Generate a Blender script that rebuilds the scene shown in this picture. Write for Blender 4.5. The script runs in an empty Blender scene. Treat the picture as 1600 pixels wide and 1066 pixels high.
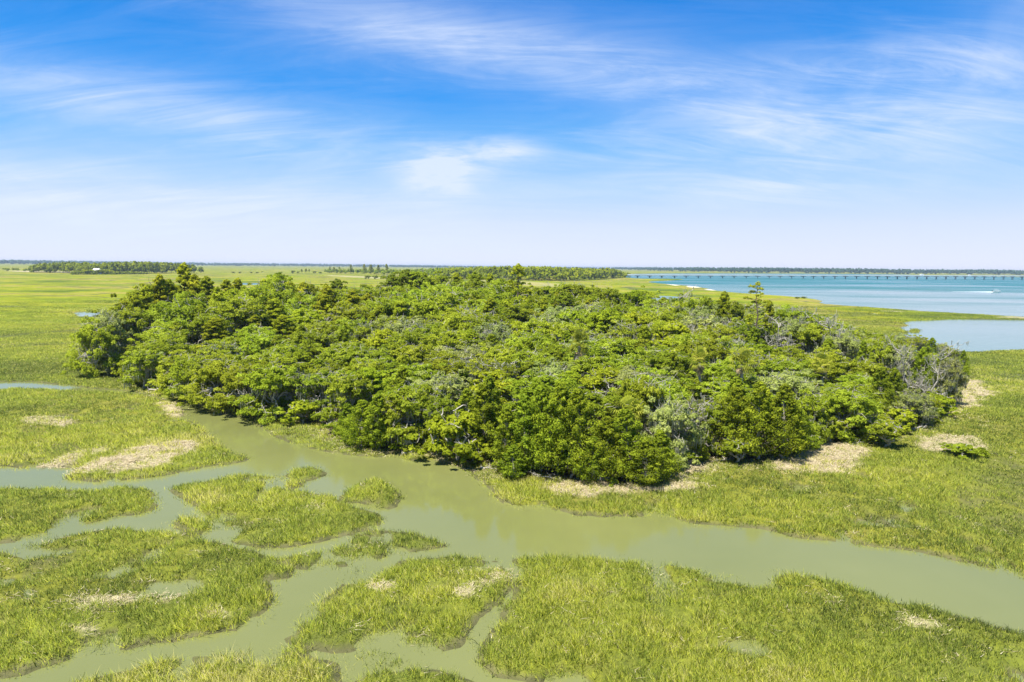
import bpy, math, random
import numpy as np
from mathutils import Matrix, Vector

R = math.radians
rng = np.random.default_rng(7)
random.seed(7)
scene = bpy.context.scene
COL = scene.collection

# ------------------------------------------------------------------ camera
CAM_H = 22.0
F_PX = 1067.0
PITCH = math.atan((533 - 416.75) / F_PX)
ROLL = math.atan(16.5 / 1600)
_f = np.array([0, math.cos(PITCH), -math.sin(PITCH)])
_u0 = np.array([0, math.sin(PITCH), math.cos(PITCH)])
_x = np.array([1.0, 0, 0])
CR = math.cos(ROLL) * _x + math.sin(ROLL) * _u0
CU = -math.sin(ROLL) * _x + math.cos(ROLL) * _u0


def G(px, py, z=0.0):
    """ground point seen at photo pixel (px, py)"""
    d = F_PX * _f + (px - 800) * CR + (533 - py) * CU
    t = (z - CAM_H) / d[2]
    return np.array([d[0] * t, d[1] * t])


def AZ(px, py, dist):
    """point at ground distance dist in the column of pixel px, and the height of pixel py there"""
    d = F_PX * _f + (px - 800) * CR + (533 - py) * CU
    h = math.hypot(d[0], d[1])
    return np.array([d[0] / h * dist, d[1] / h * dist]), CAM_H + d[2] / h * dist


cam = bpy.data.cameras.new('camera')
cam.sensor_width = 36
cam.lens = 36 * F_PX / 1600
cam.clip_start = 0.5
cam.clip_end = 40000
camo = bpy.data.objects.new('camera', cam)
COL.objects.link(camo)
M = Matrix(((CR[0], CU[0], -_f[0], 0), (CR[1], CU[1], -_f[1], 0), (CR[2], CU[2], -_f[2], CAM_H), (0, 0, 0, 1)))
camo.matrix_world = M
scene.camera = camo


# ------------------------------------------------------------------ noise, polygons
def vnoise(x, y, seed=0):
    ix = np.floor(x); iy = np.floor(y)
    fx = x - ix; fy = y - iy
    fx = fx * fx * (3 - 2 * fx); fy = fy * fy * (3 - 2 * fy)

    def h(a, b):
        v = np.sin(a * 127.1 + b * 311.7 + seed * 74.7) * 43758.5453
        return v - np.floor(v)
    return (h(ix, iy) * (1 - fx) + h(ix + 1, iy) * fx) * (1 - fy) + (h(ix, iy + 1) * (1 - fx) + h(ix + 1, iy + 1) * fx) * fy


def fbm(P, scale, seed=0, octs=3):
    v = 0; a = .5; s = 1 / scale
    for k in range(octs):
        v = v + a * vnoise(P[:, 0] * s + k * 17.3, P[:, 1] * s - k * 9.1, seed + k)
        a *= .5; s *= 2.07
    return v / (1 - .5 ** octs)


def sstep(a, b, x):
    t = np.clip((x - a) / (b - a), 0, 1)
    return t * t * (3 - 2 * t)


def poly(pts, smooth=1):
    Q = np.array([G(*p) for p in pts])
    for _ in range(smooth):
        N = np.roll(Q, -1, 0)
        Q = np.stack([Q * .75 + N * .25, Q * .25 + N * .75], 1).reshape(-1, 2)
    return Q


def sdist(Q, P, pad=14.0):
    """signed distance, positive inside; clamped to -pad outside the padded box"""
    out = np.full(len(P), -pad)
    lo = Q.min(0) - pad; hi = Q.max(0) + pad
    m = np.where((P[:, 0] > lo[0]) & (P[:, 0] < hi[0]) & (P[:, 1] > lo[1]) & (P[:, 1] < hi[1]))[0]
    if len(m) == 0:
        return out
    X = P[m]
    d2 = np.full(len(m), 1e18); ins = np.zeros(len(m), bool)
    for a, b in zip(Q, np.roll(Q, -1, 0)):
        e = b - a
        w0 = X[:, 0] - a[0]; w1 = X[:, 1] - a[1]
        t = np.clip((w0 * e[0] + w1 * e[1]) / max(e @ e, 1e-9), 0, 1)
        d2 = np.minimum(d2, (w0 - t * e[0]) ** 2 + (w1 - t * e[1]) ** 2)
        if a[1] != b[1]:
            c = ((a[1] > X[:, 1]) != (b[1] > X[:, 1])) & (X[:, 0] < (b[0] - a[0]) * (X[:, 1] - a[1]) / (b[1] - a[1]) + a[0])
            ins ^= c
    d = np.sqrt(d2)
    out[m] = np.where(ins, d, np.maximum(-d, -pad))
    return out


BANK = [(0, 597), (40, 597), (85, 602), (150, 607), (206, 611), (250, 622), (285, 630), (330, 640), (355, 650), (400, 665),
        (425, 682), (460, 696), (520, 708), (560, 713), (600, 716), (650, 720), (690, 724), (725, 734), (745, 752), (775, 776),
        (795, 792), (850, 797), (900, 804), (960, 806), (1040, 807), (1100, 820), (1180, 825), (1240, 840), (1300, 846),
        (1360, 852), (1420, 860), (1480, 873), (1540, 888), (1600, 904)]
CREEK = poly([(-700, 586), (-200, 592)] + BANK + [(1800, 960), (2300, 1120), (3200, 1500), (1600, 2200), (0, 2200), (-1600, 1500), (-1500, 800)])
BAY = poly([(962, 427.5), (975, 433.5), (1000, 436), (1032, 435.5), (1075, 436.5), (1050, 438.5), (1005, 440.5), (1040, 444), (1085, 447.5), (1110, 452), (1125, 455.5), (1160, 458.5),
            (1200, 461), (1240, 464), (1288, 469.5), (1278, 474.5), (1330, 478.5), (1400, 484), (1460, 488), (1530, 492), (1560, 494), (1605, 496.5),
            (1690, 498), (1900, 500), (2600, 510), (2600, 444), (1800, 436.2), (1600, 433.6), (1450, 430.6), (1400, 428.8), (1200, 427.4)], 1)
COVE = poly([(1690, 502), (1600, 500.5), (1500, 499), (1450, 500.5), (1420, 502.5), (1408, 506), (1424, 509), (1404, 511.5), (1422, 520),
             (1398, 527), (1352, 532), (1345, 545), (1380, 552), (1430, 553), (1480, 551.5), (1540, 549), (1600, 547.5), (1800, 545), (2300, 540), (3000, 535), (1900, 501)])
COVE_ISLET = poly([(1421, 517), (1428, 513.5), (1437, 515), (1435, 520), (1426, 521)])
BACK_CREEK = poly([(965, 459.8), (1000, 461.4), (1050, 462.8), (1072, 465.5), (1062, 470), (1030, 476), (990, 482), (975, 480), (1000, 475), (1019, 469.5), (1014, 465), (985, 462.4), (965, 461.4)])
POND = poly([(115, 490), (128, 487), (150, 487), (170, 489), (168, 495), (140, 496), (120, 495.5)])
FAR_POOL = poly([(364, 443.2), (380, 442.6), (405, 442.8), (425, 443.6), (410, 445.2), (385, 445.4), (368, 444.8)])
WATERS = [CREEK, BAY, COVE, BACK_CREEK, POND, FAR_POOL,
          poly([(0, 673), (12, 672), (35, 680), (30, 682), (10, 677)]),
          poly([(1358, 489.5), (1372, 490), (1374, 492), (1366, 492)])]
L1 = poly([(-900, 590), (-200, 601), (0, 608), (60, 608), (100, 612), (206, 616), (262, 626), (280, 636), (293, 652), (312, 673), (337, 691), (352, 702),
           (390, 716), (378, 722), (330, 729), (270, 741), (190, 751), (130, 751), (98, 746), (128, 735), (100, 729), (40, 733), (0, 728), (-300, 715), (-900, 690)])
L2 = poly([(-500, 755), (0, 767), (60, 764), (100, 766), (150, 769), (200, 763), (232, 769), (249, 788), (240, 799), (200, 808), (170, 814), (110, 825), (80, 838), (40, 846), (0, 850), (-500, 870)])
L3 = poly([(268, 764), (300, 757), (350, 747), (432, 740), (418, 757), (450, 768), (510, 773), (522, 788), (562, 795), (597, 808), (590, 823), (540, 838), (480, 851), (420, 856), (360, 848), (300, 836), (262, 823), (290, 800), (308, 788), (282, 776)])
L4 = poly([(-500, 900), (0, 870), (50, 849), (110, 838), (160, 828), (220, 828), (270, 836), (330, 846), (380, 860), (420, 874), (463, 898), (446, 907), (405, 903), (426, 915), (435, 935), (420, 957), (398, 973), (350, 986), (280, 1001), (200, 1011), (130, 1023), (60, 1043), (20, 1053), (-60, 1058), (-600, 1130)])
L6 = poly([(447, 741), (465, 733), (497, 733), (512, 741), (490, 749), (468, 752), (462, 762), (448, 757)])
L7 = poly([(538, 775), (560, 760), (590, 753), (612, 763), (621, 780), (610, 795), (580, 788), (550, 782)])
L8 = poly([(450, 875), (500, 862), (530, 848), (560, 838), (600, 832), (640, 835), (680, 848), (702, 853), (660, 860), (600, 870), (540, 882), (490, 888), (458, 884)])
L9 = poly([(445, 1003), (470, 985), (490, 960), (505, 935), (530, 915), (560, 893), (600, 880), (660, 872), (730, 870), (785, 878), (803, 900), (797, 920), (788, 937), (765, 950), (750, 965), (737, 990), (725, 1010), (690, 1015), (660, 1030), (620, 1044), (588, 1040), (560, 1029), (572, 1015), (530, 1020), (490, 1015), (460, 1010)])
L9B = poly([(770, 878), (850, 873), (900, 873), (960, 878), (1020, 880), (1080, 886), (1130, 902), (1180, 911), (1222, 898), (1280, 906), (1340, 921), (1380, 941), (1430, 946), (1500, 963), (1560, 986), (1620, 1000), (1900, 1080), (2500, 1400), (1700, 2100), (1060, 1800), (1000, 1300), (940, 1100), (870, 1066), (800, 1061), (760, 1050), (738, 1035), (750, 1006), (770, 985), (782, 960), (800, 942), (804, 920), (800, 900)])
L10 = poly([(100, 1085), (150, 1066), (180, 1057), (250, 1040), (340, 1022), (430, 1018), (500, 1028), (531, 1048), (524, 1075), (480, 1120), (300, 1180), (0, 1200), (-100, 1150)])
L11 = poly([(556, 1072), (585, 1055), (640, 1046), (700, 1050), (742, 1063), (748, 1090), (700, 1160), (600, 1160), (545, 1100)])
LANDS = [L1, L2, L3, L4, L6, L7, L8, L9, L9B, L10, L11, COVE_ISLET,
         poly([(985, 437.8), (1030, 436.8), (1078, 436.6), (1040, 438.2), (1005, 439.0)])]
STRAW = [(poly(p), w) for p, w in [
    ([(1440, 604), (1475, 596), (1530, 596), (1542, 612), (1532, 632), (1510, 642), (1480, 647), (1462, 655), (1452, 650), (1470, 628), (1455, 612)], 1.0),
    ([(1195, 735), (1230, 712), (1262, 698), (1340, 697), (1352, 715), (1340, 733), (1290, 745), (1215, 742)], 1.0),
    ([(830, 768), (870, 757), (930, 755), (1000, 765), (1060, 762), (1130, 750), (1125, 764), (1060, 775), (1000, 778), (940, 781), (880, 786), (850, 778)], 1.0),
    ([(1040, 752), (1060, 738), (1095, 725), (1115, 730), (1100, 745), (1060, 755)], 1.0),
    ([(1425, 692), (1470, 685), (1540, 690), (1540, 708), (1500, 714), (1440, 712)], .8),
    ([(1360, 668), (1400, 655), (1440, 662), (1420, 672), (1380, 676)], .9),
    ([(110, 742), (140, 730), (180, 714), (235, 698), (300, 694), (314, 703), (280, 715), (250, 728), (200, 737), (150, 740)], .95),
    ([(30, 661), (60, 655), (105, 656), (117, 666), (100, 674), (70, 668)], .8),
    ([(250, 640), (262, 630), (280, 632), (286, 645), (270, 652)], .8),
    ([(40, 735), (80, 722), (150, 706), (170, 702), (150, 716), (100, 730)], .6),
    ([(570, 922), (580, 908), (600, 905), (618, 915), (608, 928), (590, 932)], .9),
    ([(700, 935), (735, 920), (748, 905), (772, 893), (794, 899), (785, 915), (760, 932), (730, 945)], .75),
    ([(930, 918), (946, 912), (985, 938), (978, 944), (940, 934)], .9),
    ([(1268, 940), (1290, 935), (1325, 948), (1318, 964), (1290, 962)], .8),
    ([(1385, 965), (1420, 966), (1500, 985), (1510, 1000), (1460, 998), (1410, 985)], .55),
    ([(100, 985), (130, 975), (175, 985), (168, 1000), (120, 1012), (104, 1008)], .8),
    ([(100, 946), (140, 942), (210, 935), (200, 948), (150, 960)], .65),
    ([(240, 945), (262, 936), (284, 934), (270, 948)], .8),
    ([(312, 970), (325, 955), (350, 958), (345, 972)], .6),
    ([(0, 930), (20, 928), (30, 940), (0, 948)], .8),
    ([(470, 795), (500, 778), (530, 785), (510, 800)], .45),
    ([(440, 658), (490, 650), (500, 656), (470, 664)], .9),
    ([(640, 712), (690, 712), (720, 722), (700, 725)], .6),
    ([(0, 423.2), (40, 423.4), (90, 424.6), (140, 426), (90, 426.4), (30, 425.2)], .9),
    ([(500, 430.5), (540, 431), (600, 434), (640, 437), (600, 437.2), (540, 433)], .6),
    ([(740, 437), (800, 439), (860, 443), (920, 447), (860, 449), (780, 444)], .4),
    ([(1480, 487.6), (1500, 488.6), (1540, 491), (1500, 490)], .8),
    ([(1375, 486.3), (1410, 487), (1408, 488.2), (1380, 487.6)], .7),
    ([(1428, 486.5), (1460, 487.2), (1458, 488), (1432, 487.6)], .8),
    ([(1555, 496), (1600, 496.4), (1640, 498), (1600, 499), (1560, 497.6)], .8),
]]
SAND = [poly(p) for p in [
    [(1040, 444.2), (1062, 446.2), (1060, 447.4), (1044, 445.4)],
    [(1070, 447.2), (1092, 447.6), (1100, 449.6), (1078, 450.2)],
    [(1100, 452.4), (1122, 453.4), (1120, 454.8), (1104, 454.2)],
    [(992, 433), (1012, 433.2), (1008, 434.4), (994, 434)],
]]
WET = [poly(p) for p in [
    [(1530, 720), (1570, 705), (1640, 700), (1700, 780), (1640, 850), (1560, 840), (1480, 800), (1450, 760), (1490, 745)],
    [(0, 880), (50, 858), (110, 850), (150, 870), (110, 900), (60, 920), (0, 925)],
    [(150, 875), (260, 905), (340, 905), (330, 922), (240, 932), (150, 905)],
    [(560, 990), (640, 975), (700, 990), (660, 1030), (590, 1040)],
    [(1010, 1046), (1060, 1036), (1120, 1046), (1080, 1062), (1020, 1062)],
    [(820, 955), (960, 950), (1000, 975), (900, 990), (830, 980)],
    [(1120, 1000), (1240, 1000), (1260, 1030), (1150, 1040)],
    [(330, 815), (400, 800), (440, 820), (380, 846), (330, 840)],
    [(1060, 900), (1120, 890), (1200, 905), (1240, 920), (1180, 930), (1090, 920)],
    [(640, 885), (560, 900), (500, 950), (470, 995), (500, 990), (540, 935), (580, 905)],
    [(0, 826), (60, 822), (130, 812), (200, 800), (180, 812), (90, 835), (0, 848)],
]]
ISLAND = poly([(140, 546), (160, 560), (186, 578), (218, 605), (250, 613), (300, 624), (345, 638), (400, 650), (440, 660), (500, 668), (540, 690), (570, 705), (640, 706), (690, 712),
               (720, 724), (760, 738), (800, 748), (860, 752), (950, 760), (1020, 762), (1060, 745), (1110, 722), (1190, 728), (1245, 725), (1258, 698), (1350, 692), (1430, 672), (1470, 655), (1462, 620),
               (1500, 592), (1505, 575), (1470, 560), (1400, 545), (1340, 527), (1250, 515), (1180, 505), (1100, 499), (1000, 502), (930, 498), (850, 498), (750, 500), (650, 501), (540, 505), (450, 505), (350, 505), (260, 503), (190, 515), (140, 535)])


def fields(P):
    """signed land distance, height, straw, wet, litter at world points P"""
    r = np.hypot(P[:, 0], P[:, 1])
    sd = np.full(len(P), 20.0)
    for W in WATERS:
        sd = np.minimum(sd, -sdist(W, P, 20.0))
    for L in LANDS:
        sd = np.maximum(sd, sdist(L, P) + (.35 if L is L6 or L is L7 or L is L8 else .15))
    n = (fbm(P, 2.2, 3) - .5) * 1.3 * np.clip(60 / r, .3, 1) + (fbm(P, 8, 11) - .5) * np.clip(r * .012, .6, 2.5)
    sd = sd + np.where(np.abs(sd) < 19, n, 0)
    straw = np.zeros(len(P))
    for Q, w in STRAW:
        s = sdist(Q, P)
        k = np.clip(r / 140, .6, 6)
        nn = (fbm(P * [.55, 1.5] + P[:, ::-1] * [.25, -.2], 2.0, 23, 4) - .5) * np.where(r < 75, 6.5, 5.5) * np.minimum(k, 1.5) - np.where(r < 75, .5, 0)
        straw = np.maximum(straw, w * sstep(-.5 * k, 1.1 * k, s + nn + .5 * k))
    straw = straw * (.55 + .5 * sstep(.36, .58, fbm(P, 1.6, 19)) * np.ones(len(P)))
    straw = np.clip(straw, 0, 1)
    sand = np.zeros(len(P))
    for Q in SAND:
        sand = np.maximum(sand, sstep(-1.5, 2.5, sdist(Q, P)))
    wet = np.zeros(len(P))
    for Q in WET:
        wet = np.maximum(wet, sstep(-1.5, 2.0, sdist(Q, P) + (fbm(P, 3, 5) - .5) * 3))
    isl = sdist(ISLAND, P)
    lit = sstep(-1.0, 1.5, isl + (fbm(P, 3, 8) - .5) * 3)
    pool = fbm(P, 3.4, 31)
    h = np.where(sd > 0, .32 * (1 - np.exp(-np.maximum(sd, 0) / .7)), np.maximum(-.9, sd * .3))
    near = sstep(170, 120, r)
    h = h - np.where(sd > 0, near * (1 - lit) * (1 - straw) * (P[:, 0] < 38) * sstep(.44, .31, pool) * .32, 0)
    h = h - wet * np.where(P[:, 0] < 38, .30, .285) * (sd > 0)
    h = h + .8 * sstep(-.2, 2.2, sdist(L7, P))
    h = h + lit * np.clip(isl * .05, 0, .9) + straw * .10 + (fbm(P, 1.3, 41) - .5) * .07 * near
    return r, sd, h, straw, wet, lit, isl, sand


# ------------------------------------------------------------------ mesh helpers
def make_mesh(name, V, quads=None, tris=None, mats=(), attrs=None, smooth=False):
    me = bpy.data.meshes.new(name)
    V = np.asarray(V, np.float32)
    quads = np.zeros((0, 4), np.int32) if quads is None else np.asarray(quads, np.int32)
    tris = np.zeros((0, 3), np.int32) if tris is None else np.asarray(tris, np.int32)
    nq, nt = len(quads), len(tris)
    me.vertices.add(len(V)); me.vertices.foreach_set('co', V.ravel())
    me.loops.add(nq * 4 + nt * 3)
    me.loops.foreach_set('vertex_index', np.concatenate([quads.ravel(), tris.ravel()]).astype(np.int32))
    me.polygons.add(nq + nt)
    ls = np.concatenate([np.arange(nq) * 4, nq * 4 + np.arange(nt) * 3]).astype(np.int32)
    me.polygons.foreach_set('loop_start', ls)
    try:
        me.polygons.foreach_set('loop_total', np.concatenate([np.full(nq, 4), np.full(nt, 3)]).astype(np.int32))
    except Exception:
        pass
    for k, v in (attrs or {}).items():
        a = me.attributes.new(k, 'FLOAT', 'POINT')
        a.data.foreach_set('value', np.asarray(v, np.float32))
    for m in mats:
        me.materials.append(m)
    me.update(calc_edges=True)
    me.polygons.foreach_set('use_smooth', np.full(nq + nt, smooth, bool))
    return me


def link(name, me, parent=None):
    o = bpy.data.objects.new(name, me)
    COL.objects.link(o)
    if parent is not None:
        o.parent = parent
    return o


def tag(o, label=None, cat=None, group=None, kind=None):
    if label: o['label'] = label
    if cat: o['category'] = cat
    if group: o['group'] = group
    if kind: o['kind'] = kind
    return o


class MB:
    """collects tubes, boxes and leaf cards into one mesh"""
    def __init__(s):
        s.V = []; s.Q = []; s.T = []; s.A = []; s.NN = []; s.n = 0

    def add(s, V, Q=None, T=None, tint=0.0):
        V = np.asarray(V, float)
        s.V.append(V)
        if Q is not None and len(Q): s.Q.append(np.asarray(Q) + s.n)
        if T is not None and len(T): s.T.append(np.asarray(T) + s.n)
        s.A.append(np.broadcast_to(np.asarray(tint, float), (len(V),)))
        s.n += len(V)

    def tube(s, pts, rad, sides=5, tint=0.0):
        pts = np.asarray(pts, float); n = len(pts)
        rad = np.broadcast_to(np.asarray(rad, float), (n,))
        V = []
        for i in range(n):
            d = pts[min(i + 1, n - 1)] - pts[max(i - 1, 0)]
            d = d / (np.linalg.norm(d) + 1e-9)
            a = np.cross(d, [0, 0, 1.0] if abs(d[2]) < .9 else [1.0, 0, 0]); a /= np.linalg.norm(a)
            b = np.cross(d, a)
            for k in range(sides):
                t = 2 * math.pi * k / sides
                V.append(pts[i] + rad[i] * (math.cos(t) * a + math.sin(t) * b))
        Q = [[i * sides + k, i * sides + (k + 1) % sides, (i + 1) * sides + (k + 1) % sides, (i + 1) * sides + k] for i in range(n - 1) for k in range(sides)]
        s.add(V, Q, [[(n - 1) * sides, (n - 1) * sides + k, (n - 1) * sides + k + 1] for k in range(1, sides - 1)], tint)

    def box(s, lo, hi, tint=0.0):
        x0, y0, z0 = lo; x1, y1, z1 = hi
        V = [(x0, y0, z0), (x1, y0, z0), (x1, y1, z0), (x0, y1, z0), (x0, y0, z1), (x1, y0, z1), (x1, y1, z1), (x0, y1, z1)]
        s.add(V, [(0, 3, 2, 1), (4, 5, 6, 7), (0, 1, 5, 4), (1, 2, 6, 5), (2, 3, 7, 6), (3, 0, 4, 7)], None, tint)

    def leaves(s, c, nrm, size, tint, aspect=.55, soft=None):
        n = len(c)
        nrm = nrm / (np.linalg.norm(nrm, axis=1, keepdims=True) + 1e-9)
        t = rng.normal(size=(n, 3)); t -= (t * nrm).sum(1, keepdims=True) * nrm
        t /= np.linalg.norm(t, axis=1, keepdims=True) + 1e-9
        b = np.cross(nrm, t)
        if soft is not None:
            b *= np.where((nrm * soft).sum(1) < 0, -1, 1)[:, None]
            s.NN.append(np.repeat(soft, 4, 0))
        sz = np.broadcast_to(np.asarray(size), (n,))[:, None]
        V = np.stack([c - t * sz, c - b * sz * aspect + nrm * sz * .15, c + t * sz, c + b * sz * aspect + nrm * sz * .15], 1).reshape(-1, 3)
        s.add(V, np.arange(4 * n).reshape(n, 4), None, np.repeat(np.broadcast_to(np.asarray(tint), (n,)), 4))

    def mesh(s, name, mats, smooth=False):
        V = np.concatenate(s.V)
        sn = sum(len(x) for x in s.NN) == len(V)
        me = make_mesh(name, V, np.concatenate(s.Q) if s.Q else None, np.concatenate(s.T) if s.T else None, mats, {'tint': np.concatenate(s.A)}, smooth or sn)
        if sn:
            nn = np.concatenate(s.NN); nn /= np.linalg.norm(nn, axis=1, keepdims=True) + 1e-9
            me.normals_split_custom_set_from_vertices(nn.astype(np.float32))
        return me


# ------------------------------------------------------------------ materials
def new_mat(name):
    m = bpy.data.materials.new(name); m.use_nodes = True
    nt = m.node_tree; nt.nodes.clear()
    out = nt.nodes.new('ShaderNodeOutputMaterial')
    return m, nt, out


def N(nt, t, **kw):
    n = nt.nodes.new('ShaderNode' + t)
    for k, v in kw.items():
        if k in n.inputs.keys():
            n.inputs[k].default_value = v
        else:
            setattr(n, k, v)
    return n


def ramp(nt, stops, interp='LINEAR'):
    n = nt.nodes.new('ShaderNodeValToRGB'); n.color_ramp.interpolation = interp
    e = n.color_ramp.elements
    while len(e) < len(stops): e.new(.5)
    for el, (p, c) in zip(e, stops):
        el.position = p; el.color = (*c, 1)
    return n


def mixc(nt, fac, a, b, typ='MIX'):
    n = nt.nodes.new('ShaderNodeMix'); n.data_type = 'RGBA'; n.blend_type = typ
    for i, v in ((0, fac), (6, a), (7, b)):
        if hasattr(v, 'is_output'): nt.links.new(v, n.inputs[i])
        else: n.inputs[i].default_value = (*v, 1) if isinstance(v, tuple) else v
    return n.outputs[2]


def math_(nt, op, a, b=0.0, c=None):
    n = nt.nodes.new('ShaderNodeMath'); n.operation = op
    for i, v in enumerate((a, b) if c is None else (a, b, c)):
        if hasattr(v, 'is_output'): nt.links.new(v, n.inputs[i])
        else: n.inputs[i].default_value = v
    return n.outputs[0]


def attr(nt, name):
    return N(nt, 'Attribute', attribute_name=name).outputs['Fac']


def leaf_mat(name, stops, trans=.35, hue_var=.035, val_var=.25):
    m, nt, out = new_mat(name)
    rp = ramp(nt, stops); nt.links.new(attr(nt, 'tint'), rp.inputs[0])
    oi = N(nt, 'ObjectInfo')
    hs = N(nt, 'HueSaturation')
    h = math_(nt, 'MULTIPLY_ADD', oi.outputs['Random'], hue_var * 2, .5 - hue_var)
    r2 = math_(nt, 'FRACT', math_(nt, 'MULTIPLY', oi.outputs['Random'], 7.31))
    v = math_(nt, 'MULTIPLY_ADD', r2, val_var * 2, 1 - val_var)
    nt.links.new(h, hs.inputs['Hue']); nt.links.new(v, hs.inputs['Value']); nt.links.new(rp.outputs[0], hs.inputs['Color'])
    d = N(nt, 'BsdfDiffuse'); t = N(nt, 'BsdfTranslucent'); mx = N(nt, 'MixShader')
    mx.inputs[0].default_value = trans
    nt.links.new(hs.outputs[0], d.inputs[0]); nt.links.new(hs.outputs[0], t.inputs[0])
    nt.links.new(d.outputs[0], mx.inputs[1]); nt.links.new(t.outputs[0], mx.inputs[2])
    nt.links.new(mx.outputs[0], out.inputs[0])
    return m


def bark_mat(name, a, b, scale=6.0):
    m, nt, out = new_mat(name)
    tc = N(nt, 'TexCoord')
    nz = N(nt, 'TexNoise', Scale=scale, Detail=4.0, Roughness=.65); nt.links.new(tc.outputs['Object'], nz.inputs['Vector'])
    rp = ramp(nt, [(.3, a), (.7, b)]); nt.links.new(nz.outputs[0], rp.inputs[0])
    p = N(nt, 'BsdfPrincipled', Roughness=.9)
    nt.links.new(rp.outputs[0], p.inputs['Base Color']); nt.links.new(p.outputs[0], out.inputs[0])
    bp = N(nt, 'Bump', Strength=.5, Distance=.05); nt.links.new(nz.outputs[0], bp.inputs['Height']); nt.links.new(bp.outputs[0], p.inputs['Normal'])
    return m


def plain_mat(name, c, rough=.6, var=.15, scale=1.0):
    m, nt, out = new_mat(name)
    tc = N(nt, 'TexCoord')
    nz = N(nt, 'TexNoise', Scale=scale, Detail=3.0); nt.links.new(tc.outputs['Object'], nz.inputs['Vector'])
    rp = ramp(nt, [(.3, tuple(x * (1 - var) for x in c)), (.7, tuple(min(1, x * (1 + var)) for x in c))]); nt.links.new(nz.outputs[0], rp.inputs[0])
    p = N(nt, 'BsdfPrincipled', Roughness=rough)
    nt.links.new(rp.outputs[0], p.inputs['Base Color']); nt.links.new(p.outputs[0], out.inputs[0])
    return m


MAT = {}
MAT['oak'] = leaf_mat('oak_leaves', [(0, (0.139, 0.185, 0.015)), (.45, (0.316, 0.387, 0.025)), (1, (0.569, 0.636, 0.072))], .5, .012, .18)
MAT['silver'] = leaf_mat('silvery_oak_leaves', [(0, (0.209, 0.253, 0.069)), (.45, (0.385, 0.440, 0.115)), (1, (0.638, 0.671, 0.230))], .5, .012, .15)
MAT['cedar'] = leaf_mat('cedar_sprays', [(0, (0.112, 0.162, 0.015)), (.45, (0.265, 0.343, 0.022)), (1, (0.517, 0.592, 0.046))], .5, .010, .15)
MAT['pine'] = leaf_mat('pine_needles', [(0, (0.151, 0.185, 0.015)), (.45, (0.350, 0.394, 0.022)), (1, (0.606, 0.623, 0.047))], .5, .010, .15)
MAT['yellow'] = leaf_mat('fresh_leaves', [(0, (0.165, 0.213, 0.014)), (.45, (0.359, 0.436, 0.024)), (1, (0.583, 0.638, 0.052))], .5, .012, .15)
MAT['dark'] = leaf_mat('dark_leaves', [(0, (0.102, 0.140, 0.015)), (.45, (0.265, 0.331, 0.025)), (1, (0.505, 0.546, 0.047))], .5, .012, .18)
MAT['palm'] = leaf_mat('palm_fans', [(0, (.16, .20, .02)), (.5, (.36, .40, .04)), (1, (.62, .58, .10))], .42, hue_var=.01)
MAT['straw_leaf'] = leaf_mat('dead_fans', [(0, (.30, .22, .11)), (.5, (.52, .40, .22)), (1, (.72, .60, .38))], .4, hue_var=.01)
MAT['moss'] = leaf_mat('hanging_moss', [(0, (.18, .19, .13)), (.5, (.34, .35, .25)), (1, (.54, .55, .42))], hue_var=.005, trans=.35)
MAT['bark'] = bark_mat('grey_bark', (.24, .215, .17), (.54, .50, .41))
MAT['pinebark'] = bark_mat('pine_bark', (.10, .07, .05), (.22, .16, .12))
MAT['dead'] = bark_mat('bleached_wood', (.34, .30, .25), (.62, .57, .49))
MAT['farleaf'] = leaf_mat('far_leaves', [(0, (0.138, 0.187, 0.012)), (.5, (0.262, 0.335, 0.014)), (1, (0.428, 0.476, 0.022))], .45, .01, .1)
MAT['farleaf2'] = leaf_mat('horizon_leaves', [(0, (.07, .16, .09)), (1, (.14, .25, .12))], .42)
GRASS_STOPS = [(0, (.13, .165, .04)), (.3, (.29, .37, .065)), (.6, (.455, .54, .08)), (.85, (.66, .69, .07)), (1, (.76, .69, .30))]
MAT['grass'] = leaf_mat('marsh_grass', GRASS_STOPS, trans=.5, hue_var=0, val_var=0)
MAT['straw'] = leaf_mat('dead_reed_straw', [(0, (.28, .22, .11)), (.5, (.56, .47, .28)), (1, (.80, .71, .48))], trans=.25, hue_var=0, val_var=0)


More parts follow.
